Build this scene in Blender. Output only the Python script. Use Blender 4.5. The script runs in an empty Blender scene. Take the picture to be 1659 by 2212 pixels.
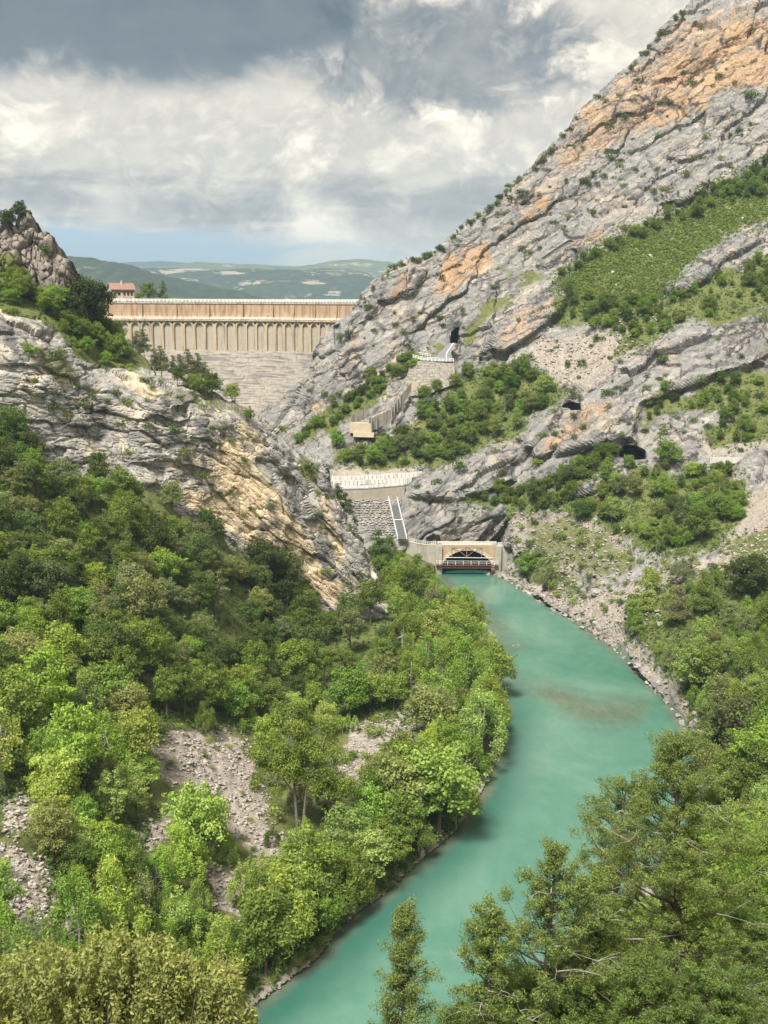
import bpy, math, random
import numpy as np
from mathutils import Vector, Matrix, Euler

scene = bpy.context.scene
COL = scene.collection
rnd = random.Random(11)
nrg = np.random.default_rng(7)

# ------------------------------------------------------------------ camera
F = 2469.0                      # focal length in survey units (frame = 1659 x 2212 units)
CAM = np.array([0.0, 0.0, 85.0])
PITCH = math.radians(10.28)
ROLL = math.radians(0.3)
cam_d = bpy.data.cameras.new('camera')
cam_d.sensor_fit = 'VERTICAL'
cam_d.sensor_height = 36.0
cam_d.lens = F / 2212.0 * 36.0
cam_d.clip_start = 0.5
cam_d.clip_end = 20000
cam = bpy.data.objects.new('camera', cam_d)
COL.objects.link(cam)
CR = Matrix.Rotation(math.pi / 2 - PITCH, 3, 'X') @ Matrix.Rotation(ROLL, 3, 'Z')
cam.matrix_world = Matrix.Translation(Vector(CAM)) @ CR.to_4x4()
scene.camera = cam
CRn = np.array(CR)

# ------------------------------------------------------------------ node maths
class S:
    """wraps a node socket so that shader maths can be written as expressions"""
    def __init__(s, nt, sock): s.nt, s.k = nt, sock
    def _m(s, op, *a, clamp=False):
        n = s.nt.nodes.new('ShaderNodeMath'); n.operation = op; n.use_clamp = clamp
        for i, v in enumerate((s,) + a):
            if isinstance(v, S): s.nt.links.new(v.k, n.inputs[i])
            else: n.inputs[i].default_value = v
        return S(s.nt, n.outputs[0])
    def __add__(s, o): return s._m('ADD', o)
    __radd__ = __add__
    def __sub__(s, o): return s._m('SUBTRACT', o)
    def __rsub__(s, o): return (s * -1.0) + o
    def __mul__(s, o): return s._m('MULTIPLY', o)
    __rmul__ = __mul__
    def __truediv__(s, o): return s._m('DIVIDE', o)
    def pw(s, e): return s._m('POWER', e)
    def mx(s, o): return s._m('MAXIMUM', o)
    def mn(s, o): return s._m('MINIMUM', o)
    def cl(s): return s._m('ADD', 0.0, clamp=True)
    def sstep(s, a, b):
        n = s.nt.nodes.new('ShaderNodeMapRange'); n.interpolation_type = 'SMOOTHSTEP'
        s.nt.links.new(s.k, n.inputs['Value'])
        n.inputs['From Min'].default_value = a; n.inputs['From Max'].default_value = b
        return S(s.nt, n.outputs['Result'])

def noise(nt, vec, scale, detail=5, rough=0.55, dist=0.0, stretch=None):
    if stretch is not None:
        mp = nt.nodes.new('ShaderNodeMapping'); mp.inputs['Scale'].default_value = stretch
        nt.links.new(vec, mp.inputs['Vector']); vec = mp.outputs['Vector']
    n = nt.nodes.new('ShaderNodeTexNoise')
    nt.links.new(vec, n.inputs['Vector'])
    n.inputs['Scale'].default_value = scale; n.inputs['Detail'].default_value = detail
    n.inputs['Roughness'].default_value = rough; n.inputs['Distortion'].default_value = dist
    return S(nt, n.outputs['Fac'])

def ramp(nt, fac, stops):
    n = nt.nodes.new('ShaderNodeValToRGB')
    e = n.color_ramp.elements
    while len(e) < len(stops): e.new(0.5)
    for el, (p, c) in zip(e, stops):
        el.position = p; el.color = (c[0], c[1], c[2], 1)
    nt.links.new(fac.k, n.inputs['Fac'])
    return n.outputs['Color']

def mixc(nt, fac, a, b, mode='MIX'):
    n = nt.nodes.new('ShaderNodeMix'); n.data_type = 'RGBA'; n.blend_type = mode
    for key, v in ((0, fac), (6, a), (7, b)):
        if isinstance(v, S): nt.links.new(v.k, n.inputs[key])
        elif isinstance(v, (int, float)): n.inputs[key].default_value = v
        elif isinstance(v, tuple): n.inputs[key].default_value = (v[0], v[1], v[2], 1)
        else: nt.links.new(v, n.inputs[key])
    return n.outputs[2]

# ------------------------------------------------------------------ sky and sun
SUN_EL, SUN_AZ = 54.0, -158.0        # azimuth measured clockwise from +Y: behind the camera, to the left
wd = bpy.data.worlds.new('World'); scene.world = wd; wd.use_nodes = True
nt = wd.node_tree; nt.nodes.clear()
out = nt.nodes.new('ShaderNodeOutputWorld')
sky = nt.nodes.new('ShaderNodeTexSky'); sky.sky_type = 'NISHITA'; sky.sun_disc = False
sky.sun_elevation = math.radians(SUN_EL); sky.sun_rotation = math.radians(SUN_AZ)
sky.altitude = 700; sky.air_density = 1.2; sky.dust_density = 1.0
bg_sky = nt.nodes.new('ShaderNodeBackground'); bg_sky.inputs['Strength'].default_value = 0.12
nt.links.new(sky.outputs['Color'], bg_sky.inputs['Color'])
tc = nt.nodes.new('ShaderNodeTexCoord')
sp = nt.nodes.new('ShaderNodeSeparateXYZ'); nt.links.new(tc.outputs['Generated'], sp.inputs[0])
X, Y, Z = (S(nt, sp.outputs[i]) for i in range(3))
az = X._m('ARCTAN2', Y)
hor = (X * X + Y * Y).pw(0.5)
el = Z / hor.mx(0.02)
k = 1.0 / 1.0
den = Z.mx(0.0) + 0.11
cb = nt.nodes.new('ShaderNodeCombineXYZ')
nt.links.new((X / den).k, cb.inputs[0]); nt.links.new((Y / den).k, cb.inputs[1]); cb.inputs[2].default_value = 3.7
pv = cb.outputs[0]
n_big = noise(nt, pv, 0.85, 3, 0.5, 0.3)
n_mid = noise(nt, pv, 1.9, 8, 0.60, 0.5)
n_dir = noise(nt, tc.outputs['Generated'], 10.0, 9, 0.60, 0.5, stretch=(1, 1, 1.35))
n_fine = noise(nt, tc.outputs['Generated'], 30.0, 9, 0.62, 0.8, stretch=(1, 1, 1.3))
bil = (n_dir - 0.5)._m('ABSOLUTE') * 3.4 + (n_fine - 0.5)._m('ABSOLUTE') * 1.5 - 0.55
lump = (n_dir - 0.5) * 0.75 + (n_fine - 0.5) * 0.45 + bil * 0.55
# heavy slate cloud base: its lower edge climbs to the right
edge = 0.178 + ((az + 0.125).mx(0.0)) * 0.48 + (az - 0.0).mx(0.0) * 0.9
dark = (el - edge + (n_dir - 0.5) * 0.075 + (n_fine - 0.5) * 0.035).sstep(-0.014, 0.022)
second = (((az - 0.05) / 0.12).pw(2.0) + ((el - 0.205) / 0.05).pw(2.0) + lump * 1.6).sstep(1.1, 0.1)
band = (((el - 0.083) / 0.026).pw(2.0) + (n_mid - 0.5) * 2.2).sstep(1.0, -0.3)
b = 0.82 + lump * 0.70 * (1.0 - dark * 0.75) + (n_mid - 0.5) * 0.25 - dark * 0.67 - second * 0.36 - band * 0.24
ccol = ramp(nt, b.cl(), [(0.0, (0.078, 0.108, 0.138)), (0.25, (0.17, 0.195, 0.215)), (0.5, (0.415, 0.395, 0.365)),
                         (0.72, (0.69, 0.635, 0.54)), (1.0, (1.12, 1.02, 0.82))])
blue = (el + az * 0.05 + (n_mid - 0.5) * 0.035).sstep(0.058, 0.040)
ccol = mixc(nt, blue * (az - 0.02).sstep(0.06, -0.16), ccol, (0.20, 0.37, 0.60))
warm = (((az + 0.055) / 0.045).pw(2.0) + ((el - 0.038) / 0.012).pw(2.0) + (n_fine - 0.5) * 2.5).sstep(1.1, 0.2)
ccol = mixc(nt, warm * 0.85, ccol, (0.85, 0.80, 0.66))
bg_cl = nt.nodes.new('ShaderNodeBackground'); bg_cl.inputs['Strength'].default_value = 0.76
nt.links.new(ccol, bg_cl.inputs['Color'])
cover = (blue * 0.25)
ms = nt.nodes.new('ShaderNodeMixShader')
nt.links.new((1.0 - cover).k, ms.inputs[0]); nt.links.new(bg_sky.outputs[0], ms.inputs[1]); nt.links.new(bg_cl.outputs[0], ms.inputs[2])
nt.links.new(ms.outputs[0], out.inputs['Surface'])

sun_d = bpy.data.lights.new('sun', 'SUN'); sun_d.energy = 5.0; sun_d.angle = math.radians(15); sun_d.color = (1.0, 0.95, 0.86)
sun = bpy.data.objects.new('sun', sun_d); COL.objects.link(sun)
sd = Vector((math.sin(math.radians(SUN_AZ)) * math.cos(math.radians(SUN_EL)), math.cos(math.radians(SUN_AZ)) * math.cos(math.radians(SUN_EL)), math.sin(math.radians(SUN_EL))))
sun.rotation_euler = sd.to_track_quat('Z', 'Y').to_euler()
sun.location = (-60, -60, 200)

scene.view_settings.view_transform = 'Standard'
scene.view_settings.look = 'None'
scene.view_settings.exposure = 0.86
scene.view_settings.gamma = 1.0
scene.cycles.max_bounces = 6
scene.cycles.diffuse_bounces = 3
scene.cycles.glossy_bounces = 2
scene.cycles.transmission_bounces = 2
scene.cycles.transparent_max_bounces = 6
scene.cycles.use_denoising = True

# ------------------------------------------------------------------ survey helpers
def rays(x, y):
    x = np.asarray(x, float); y = np.asarray(y, float)
    d = np.stack([(x - 829.5) / F, -(y - 1106.0) / F, -np.ones_like(x)], -1)
    return d @ CRn.T
def PY(x, y, Yd):
    d = rays(x, y); return CAM + d * (np.asarray(Yd, float) / d[..., 1])[..., None]
def PZ(x, y, z):
    d = rays(x, y); return CAM + d * ((np.asarray(z, float) - CAM[2]) / d[..., 2])[..., None]
def adj(y, Yd):
    """survey depths were taken with small-angle elevations; correct them for the tilted view"""
    y = np.asarray(y, float); t = np.tan(np.arctan((y - 1106.0) / F) + PITCH)
    y0 = 1106.0 - F * math.tan(PITCH); ok = np.abs(y - y0) > 15
    return np.asarray(Yd, float) * np.where(ok, ((y - y0) / F) / np.where(ok, t, 1.0), 1.033)
def PN(x, y, Yd): return PY(x, y, adj(y, Yd))
def yofz(x, y, z): return float(PZ(x, y, z)[1])
def project(p):
    q = (np.asarray(p, float) - CAM) @ CRn
    return np.stack([829.5 + F * q[..., 0] / -q[..., 2], 1106.0 - F * q[..., 1] / -q[..., 2]], -1)

# ------------------------------------------------------------------ numpy noise
def h3(i, j, k, seed=0):
    with np.errstate(over='ignore'):
        n = (i.astype(np.uint32) * np.uint32(374761393) + j.astype(np.uint32) * np.uint32(668265263)
             + k.astype(np.uint32) * np.uint32(2147483647 - 58727) + np.uint32(seed * 974711 & 0xffffffff))
        n = (n ^ (n >> np.uint32(13))) * np.uint32(1274126177)
        n = n ^ (n >> np.uint32(16))
        n = n * np.uint32(2246822519); n = n ^ (n >> np.uint32(15))
    return n.astype(np.float32) / np.float32(4294967295.0)
def vn(p, seed=0):
    f = np.floor(p); t = p - f; t = t * t * (3 - 2 * t); f = f.astype(np.int64)
    i, j, k = f[:, 0], f[:, 1], f[:, 2]; r = 0
    for a in (0, 1):
        wa = t[:, 0] if a else 1 - t[:, 0]
        for b_ in (0, 1):
            wb = t[:, 1] if b_ else 1 - t[:, 1]
            for c in (0, 1):
                wc = t[:, 2] if c else 1 - t[:, 2]
                r = r + wa * wb * wc * h3(i + a, j + b_, k + c, seed)
    return r
def fbm(p, octv=4, seed=0, gain=0.5):
    r = 0; a = 1; tot = 0
    for o in range(octv):
        r = r + a * vn(p * (2.03 ** o) + 17.3 * o, seed + o); tot += a; a *= gain
    return r / tot
def worley(p, seed=0):
    f = np.floor(p).astype(np.int64)
    n = len(p); d1 = np.full(n, 9.0, np.float32); d2 = np.full(n, 9.0, np.float32); cr = np.zeros(n, np.float32)
    for a in (-1, 0, 1):
        for b_ in (-1, 0, 1):
            for c in (-1, 0, 1):
                i, j, k = f[:, 0] + a, f[:, 1] + b_, f[:, 2] + c
                q = np.stack([i + 0.1 + 0.8 * h3(i, j, k, seed), j + 0.1 + 0.8 * h3(i, j, k, seed + 1), k + 0.1 + 0.8 * h3(i, j, k, seed + 2)], -1)
                d = np.sqrt(((q - p) ** 2).sum(-1)).astype(np.float32)
                m = d < d1
                d2 = np.where(m, d1, np.minimum(d2, d)); cr = np.where(m, h3(i, j, k, seed + 3), cr); d1 = np.where(m, d, d1)
    return d1, d2, cr

def poly_sd(px, py, poly):
    """signed distance in units to a polygon, positive inside"""
    P = np.asarray(poly, float); Q = np.roll(P, -1, 0)
    d = np.full(px.shape, 1e9); ins = np.zeros(px.shape, bool)
    for (x0, y0), (x1, y1) in zip(P, Q):
        ex, ey = x1 - x0, y1 - y0; L = ex * ex + ey * ey + 1e-9
        t = np.clip(((px - x0) * ex + (py - y0) * ey) / L, 0, 1)
        d = np.minimum(d, np.hypot(px - x0 - t * ex, py - y0 - t * ey))
        if y0 != y1:
            c = ((y0 > py) != (y1 > py)) & (px < (x1 - x0) * (py - y0) / (y1 - y0) + x0)
            ins ^= c
    return np.where(ins, d, -d)
def inside(x, y, poly): return poly_sd(np.array([float(x)]), np.array([float(y)]), poly)[0] > 0
def line_d(px, py, pts):
    d = np.full(px.shape, 1e9)
    for (x0, y0), (x1, y1) in zip(pts[:-1], pts[1:]):
        ex, ey = x1 - x0, y1 - y0; L = ex * ex + ey * ey + 1e-9
        t = np.clip(((px - x0) * ex + (py - y0) * ey) / L, 0, 1)
        d = np.minimum(d, np.hypot(px - x0 - t * ex, py - y0 - t * ey))
    return d
def sst(a, b, x):
    t = np.clip((x - a) / (b - a), 0, 1); return t * t * (3 - 2 * t)

# ------------------------------------------------------------------ mesh helpers
def np_mesh(name, v, quads=None, tris=None, cols=None, colname='zone', smooth=False):
    v = np.asarray(v, np.float32); me = bpy.data.meshes.new(name)
    idx = []; starts = []; tot = []; n = 0
    if quads is not None and len(quads):
        q = np.asarray(quads, np.int32); idx.append(q.ravel()); starts.append(np.arange(len(q)) * 4); tot.append(np.full(len(q), 4)); n = len(q) * 4
    if tris is not None and len(tris):
        t = np.asarray(tris, np.int32); idx.append(t.ravel()); starts.append(n + np.arange(len(t)) * 3); tot.append(np.full(len(t), 3))
    idx = np.concatenate(idx); starts = np.concatenate(starts); tot = np.concatenate(tot)
    me.vertices.add(len(v)); me.vertices.foreach_set('co', v.ravel())
    me.loops.add(len(idx)); me.loops.foreach_set('vertex_index', idx.astype(np.int32))
    me.polygons.add(len(starts)); me.polygons.foreach_set('loop_start', starts.astype(np.int32))
    try: me.polygons.foreach_set('loop_total', tot.astype(np.int32))
    except Exception: pass
    me.polygons.foreach_set('use_smooth', np.full(len(starts), bool(smooth)))
    me.update(calc_edges=True)
    if cols is not None:
        a = me.color_attributes.new(colname, 'FLOAT_COLOR', 'POINT')
        c = np.ones((len(v), 4), np.float32); c[:, :cols.shape[1]] = cols
        a.data.foreach_set('color', c.ravel())
    return me

def link(name, me, mat=None, parent=None, loc=None, **props):
    o = bpy.data.objects.new(name, me); COL.objects.link(o)
    if mat is not None and me is not None and not me.materials: me.materials.append(mat)
    if parent is not None: o.parent = parent
    if loc is not None: o.location = Vector([float(c) for c in loc])
    for kk, vv in props.items(): o[kk] = vv
    return o
def thing(name, label, cat, loc=(0, 0, 0), group=None):
    o = link(name, None, loc=loc, label=label, category=cat)
    o.empty_display_size = 0.3
    if group: o['group'] = group
    return o

class MB:
    """collects quads and triangles for one mesh"""
    def __init__(s): s.v = []; s.q = []; s.t = []
    def hexa(s, c):
        n = len(s.v); s.v += [tuple(float(t) for t in p) for p in c]
        s.q += [(n, n + 3, n + 2, n + 1), (n + 4, n + 5, n + 6, n + 7)] + [(n + i, n + (i + 1) % 4, n + 4 + (i + 1) % 4, n + 4 + i) for i in range(4)]
    def box(s, lo, hi):
        x0, y0, z0 = lo; x1, y1, z1 = hi
        s.hexa([(x0, y0, z0), (x1, y0, z0), (x1, y1, z0), (x0, y1, z0), (x0, y0, z1), (x1, y0, z1), (x1, y1, z1), (x0, y1, z1)])
    def beam(s, p, q, w, h=None, up=(0, 0, 1)):
        h = w if h is None else h
        p = Vector([float(c) for c in p]); q = Vector([float(c) for c in q]); d = (q - p).normalized(); u = Vector(up)
        if abs(d.dot(u)) > 0.97: u = Vector((0, 1, 0))
        a = d.cross(u).normalized() * (w / 2); b_ = a.cross(d).normalized() * (h / 2)
        s.hexa([p - a - b_, p + a - b_, p + a + b_, p - a + b_, q - a - b_, q + a - b_, q + a + b_, q - a + b_])
    def tube(s, pts, rad, n=6, cap=True):
        pts = [Vector([float(c) for c in p]) for p in pts]; base = len(s.v)
        for i, p in enumerate(pts):
            d = (pts[min(i + 1, len(pts) - 1)] - pts[max(i - 1, 0)])
            d = d.normalized() if d.length > 1e-6 else Vector((0, 0, 1))
            u = Vector((1, 0, 0)) if abs(d.x) < 0.8 else Vector((0, 1, 0))
            a = d.cross(u).normalized(); b_ = d.cross(a)
            r = rad[i] if hasattr(rad, '__len__') else rad
            for k_ in range(n):
                t = 2 * math.pi * k_ / n; s.v.append(tuple(p + (a * math.cos(t) + b_ * math.sin(t)) * r))
        for i in range(len(pts) - 1):
            for k_ in range(n):
                o = base + i * n; s.q.append((o + k_, o + (k_ + 1) % n, o + n + (k_ + 1) % n, o + n + k_))
        if cap:
            s.v.append(tuple(pts[-1])); t_ = len(s.v) - 1; o = base + (len(pts) - 1) * n
            for k_ in range(n): s.t.append((o + k_, o + (k_ + 1) % n, t_))
    def quad(s, a, b_, c, d):
        n = len(s.v); s.v += [tuple(float(t) for t in p) for p in (a, b_, c, d)]; s.q.append((n, n + 1, n + 2, n + 3))
    def tri(s, a, b_, c):
        n = len(s.v); s.v += [tuple(float(t) for t in p) for p in (a, b_, c)]; s.t.append((n, n + 1, n + 2))
    def mesh(s, name, smooth=False): return np_mesh(name, s.v, s.q, s.t, smooth=smooth)
    def obj(s, name, mat, parent=None, loc=None, smooth=False, **props):
        return link(name, s.mesh(name, smooth), mat, parent, loc, **props)

# ------------------------------------------------------------------ materials
def new_mat(name):
    m = bpy.data.materials.new(name); m.use_nodes = True; n = m.node_tree
    n.nodes.clear(); o = n.nodes.new('ShaderNodeOutputMaterial'); b_ = n.nodes.new('ShaderNodeBsdfPrincipled')
    n.links.new(b_.outputs[0], o.inputs[0])
    return m, n, b_, o
def wpos(n): return n.nodes.new('ShaderNodeNewGeometry').outputs['Position']
def bump(n, b_, h, strength, dist):
    bp = n.nodes.new('ShaderNodeBump'); bp.inputs['Strength'].default_value = strength; bp.inputs['Distance'].default_value = dist
    n.links.new(h.k, bp.inputs['Height']); n.links.new(bp.outputs[0], b_.inputs['Normal'])

def rock_mat(name, greys, warmc, strata=(0.35, 0.0, 1.0), stain=(0.06, 0.07, 0.088), stain_amt=0.6, warm_base=0.25, joints=None, bed_amt=0.6):
    m, n, b_, o = new_mat(name); P = wpos(n)
    at = n.nodes.new('ShaderNodeAttribute'); at.attribute_name = 'zone'
    zs = n.nodes.new('ShaderNodeSeparateColor'); n.links.new(at.outputs['Color'], zs.inputs[0])
    Zo, Zg, Zs = (S(n, zs.outputs[i]) for i in range(3))
    big = noise(n, P, 0.06, 6, 0.6, 0.4); mid = noise(n, P, 0.30, 6, 0.65, 0.3); fine = noise(n, P, 1.4, 5, 0.7)
    st = noise(n, P, 0.33, 6, 0.6, 0.6, stretch=(0.5, 0.5, 0.11))
    lay = noise(n, P, 0.5, 5, 0.65, 0.9, stretch=strata)
    c = ramp(n, (mid * 0.42 + fine * 0.36 + lay * 0.36 - 0.07).cl(), [(0.28, greys[0]), (0.47, greys[1]), (0.68, greys[2])])
    c = mixc(n, ((big + (mid - 0.5) * 0.6).sstep(0.46, 0.66)) * warm_base * 1.6, c, warmc[2])
    oc = ramp(n, (mid * 0.5 + fine * 0.25 + st * 0.35 - 0.05).cl(), [(0.3, warmc[0]), (0.5, warmc[1]), (0.7, warmc[2])])
    c = mixc(n, (Zo + (mid - 0.5) * 0.9).sstep(0.28, 0.62), c, oc)
    c = mixc(n, (st + (big - 0.5) * 0.7).sstep(0.54, 0.68) * stain_amt, c, stain)
    # open joints: thin dark lines, drawn out along the beds
    if joints is not None:
        wv = n.nodes.new('ShaderNodeVectorMath'); wv.operation = 'ADD'; ns = n.nodes.new('ShaderNodeTexNoise'); ns.inputs['Scale'].default_value = 0.25; ns.inputs['Detail'].default_value = 5
        n.links.new(P, ns.inputs['Vector']); sc_ = n.nodes.new('ShaderNodeVectorMath'); sc_.operation = 'SCALE'; sc_.inputs['Scale'].default_value = 5.0
        n.links.new(ns.outputs['Color'], sc_.inputs[0]); n.links.new(P, wv.inputs[0]); n.links.new(sc_.outputs[0], wv.inputs[1])
        for (rot, scl, vs, amt) in joints:
            mp = n.nodes.new('ShaderNodeMapping'); mp.vector_type = 'TEXTURE'; mp.inputs['Rotation'].default_value = rot; mp.inputs['Scale'].default_value = scl
            n.links.new(wv.outputs[0], mp.inputs['Vector']); vo = n.nodes.new('ShaderNodeTexVoronoi'); vo.feature = 'DISTANCE_TO_EDGE'; vo.inputs['Scale'].default_value = vs
            n.links.new(mp.outputs[0], vo.inputs['Vector']); ed = S(n, vo.outputs['Distance'])
            if scl[0] >= 4.0:
                l2 = noise(n, mp.outputs[0], vs * 3.2, 4, 0.6, 0.4, stretch=(0.22, 0.3, 1.6))
                c = mixc(n, l2.sstep(0.45, 0.34) * bed_amt, c, mixc(n, 1.0, c, (0.36, 0.37, 0.40), 'MULTIPLY')); c = mixc(n, l2.sstep(0.55, 0.66) * bed_amt, c, mixc(n, 1.0, c, (1.45, 1.40, 1.32), 'MULTIPLY'))
            c = mixc(n, ed.sstep(0.055, 0.0) * (big + mid - 0.5).sstep(0.30, 0.62) * amt, c, (0.028, 0.028, 0.032))
    # scree and soil
    sc = ramp(n, (fine * 0.7 + mid * 0.3).cl(), [(0.3, (0.16, 0.135, 0.115)), (0.5, (0.29, 0.25, 0.21)), (0.68, (0.42, 0.375, 0.33))])
    c = mixc(n, (Zs + (mid - 0.5) * 0.7).sstep(0.3, 0.65), c, sc)
    gr = ramp(n, (fine * 0.6 + mid * 0.4).cl(), [(0.3, (0.045, 0.062, 0.018)), (0.47, (0.10, 0.122, 0.036)), (0.58, (0.15, 0.15, 0.06)), (0.72, (0.27, 0.235, 0.16))])
    c = mixc(n, (Zg + (fine - 0.5) * 0.7 + (mid - 0.5) * 0.6).sstep(0.35, 0.6), c, gr)
    n.links.new(c, b_.inputs['Base Color'])
    b_.inputs['Roughness'].default_value = 0.95; b_.inputs['Specular IOR Level'].default_value = 0.15
    bump(n, b_, fine * 0.6 + mid * 0.8 + lay * 0.6, 0.75, 0.5)
    return m
M_mount = rock_mat('limestone_grey', [(0.095, 0.095, 0.097), (0.212, 0.204, 0.192), (0.335, 0.316, 0.286)],
                   [(0.21, 0.14, 0.085), (0.355, 0.24, 0.148), (0.40, 0.315, 0.225)], strata=(0.22, 0.3, 1.0), stain_amt=0.5, warm_base=0.26,
                   joints=[((0.0, -0.56, 0.33), (5.0, 3.0, 1.0), 0.16, 0.95), ((0.0, -0.50, 0.33), (3.5, 2.2, 1.0), 0.5, 0.55)], bed_amt=0.8)
M_cliff = rock_mat('limestone_banded', [(0.11, 0.112, 0.116), (0.265, 0.255, 0.238), (0.43, 0.405, 0.362)],
                   [(0.32, 0.235, 0.145), (0.53, 0.43, 0.29), (0.62, 0.53, 0.39)], strata=(0.3, 0.3, 1.6), stain=(0.035, 0.043, 0.058), stain_amt=0.62, warm_base=0.3,
                  joints=[((0.0, 0.55, 0.35), (6.0, 3.0, 1.0), 0.3, 0.75), ((0.0, 0.45, 0.35), (3.0, 2.0, 1.0), 0.9, 0.35)])
M_crag = rock_mat('limestone_brown', [(0.085, 0.075, 0.068), (0.19, 0.165, 0.145), (0.31, 0.27, 0.235)],
                  [(0.3, 0.22, 0.16), (0.36, 0.28, 0.22), (0.4, 0.33, 0.27)], strata=(1, 1, 0.2), stain_amt=0.35)

def plain(name, col, rough=0.8, var=0.25, scale=1.5, spec=0.2, metal=0.0, bmp=0.0):
    m, n, b_, o = new_mat(name); P = wpos(n)
    a = noise(n, P, scale, 6, 0.65)
    lo = tuple(c * (1 - var) for c in col); hi = tuple(min(c * (1 + var), 0.9) for c in col)
    n.links.new(ramp(n, a, [(0.3, lo), (0.7, hi)]), b_.inputs['Base Color'])
    b_.inputs['Roughness'].default_value = rough; b_.inputs['Specular IOR Level'].default_value = spec; b_.inputs['Metallic'].default_value = metal
    if bmp: bump(n, b_, a, 0.6, bmp)
    return m
def streaked(name, base, light, stain, amt, zscale=0.1, scale=0.8, lo=0.5, hi=0.72):
    """concrete with vertical run-off stains"""
    m, n, b_, o = new_mat(name); P = wpos(n)
    a = noise(n, P, 0.6, 6, 0.6); f = noise(n, P, 3.0, 5, 0.7)
    st = noise(n, P, scale, 6, 0.62, 0.2, stretch=(1, 1, zscale))
    c = ramp(n, (a * 0.6 + f * 0.4).cl(), [(0.32, base), (0.66, light)])
    c = mixc(n, st.sstep(lo, hi) * amt, c, stain)
    n.links.new(c, b_.inputs['Base Color']); b_.inputs['Roughness'].default_value = 0.9; b_.inputs['Specular IOR Level'].default_value = 0.2
    bump(n, b_, f, 0.4, 0.08)
    return m
M_white = plain('white_paint', (0.78, 0.78, 0.76), 0.5, 0.08)
M_steel = plain('galvanised_steel', (0.52, 0.54, 0.54), 0.45, 0.12, 3, 0.4)
M_dark = plain('painted_hole_black', (0.012, 0.012, 0.014), 0.9, 0.2)
M_rust = plain('rusty_steel', (0.13, 0.062, 0.045), 0.8, 0.35, 3)
M_rust2 = plain('faded_red_steel', (0.38, 0.22, 0.16), 0.8, 0.3, 3)
M_asph = plain('asphalt', (0.17, 0.17, 0.175), 0.9, 0.15, 2)
M_bark = plain('bark', (0.10, 0.08, 0.062), 0.9, 0.45, 5, 0.1, bmp=0.05)
M_palebark = plain('pale_bark', (0.28, 0.255, 0.22), 0.9, 0.4, 5, 0.1, bmp=0.05)
M_dead = plain('bare_dead_wood', (0.36, 0.33, 0.295), 0.9, 0.35, 8, 0.1)

def leaf_mat(name, trans=0.45, var=0.35):
    m, n, b_, o = new_mat(name)
    oi = n.nodes.new('ShaderNodeObjectInfo')
    at = n.nodes.new('ShaderNodeAttribute'); at.attribute_name = 'leaf'
    zs = n.nodes.new('ShaderNodeSeparateColor'); n.links.new(at.outputs['Color'], zs.inputs[0])
    r = S(n, zs.outputs[0]); tip = S(n, zs.outputs[1])
    sc = (r - 0.5) * (2 * var) + 1.0
    cb = n.nodes.new('ShaderNodeCombineColor')
    for i, kx in enumerate((1.0, 1.0, 1.0)): n.links.new((sc * kx).k, cb.inputs[i])
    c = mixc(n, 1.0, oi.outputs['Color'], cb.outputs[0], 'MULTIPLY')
    # tip: paler and yellower, mostly on the upper side of each clump
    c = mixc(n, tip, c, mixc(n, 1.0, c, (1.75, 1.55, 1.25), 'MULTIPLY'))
    n.links.new(c, b_.inputs['Base Color']); b_.inputs['Roughness'].default_value = 0.6; b_.inputs['Specular IOR Level'].default_value = 0.25
    tr = n.nodes.new('ShaderNodeBsdfTranslucent')
    n.links.new(mixc(n, 1.0, c, (1.25, 1.3, 0.6), 'MULTIPLY'), tr.inputs['Color'])
    mx = n.nodes.new('ShaderNodeMixShader'); mx.inputs[0].default_value = trans
    n.links.new(b_.outputs[0], mx.inputs[1]); n.links.new(tr.outputs[0], mx.inputs[2]); n.links.new(mx.outputs[0], o.inputs[0])
    return m
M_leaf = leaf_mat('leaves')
M_leafn = leaf_mat('needles', 0.30, 0.45)

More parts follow.
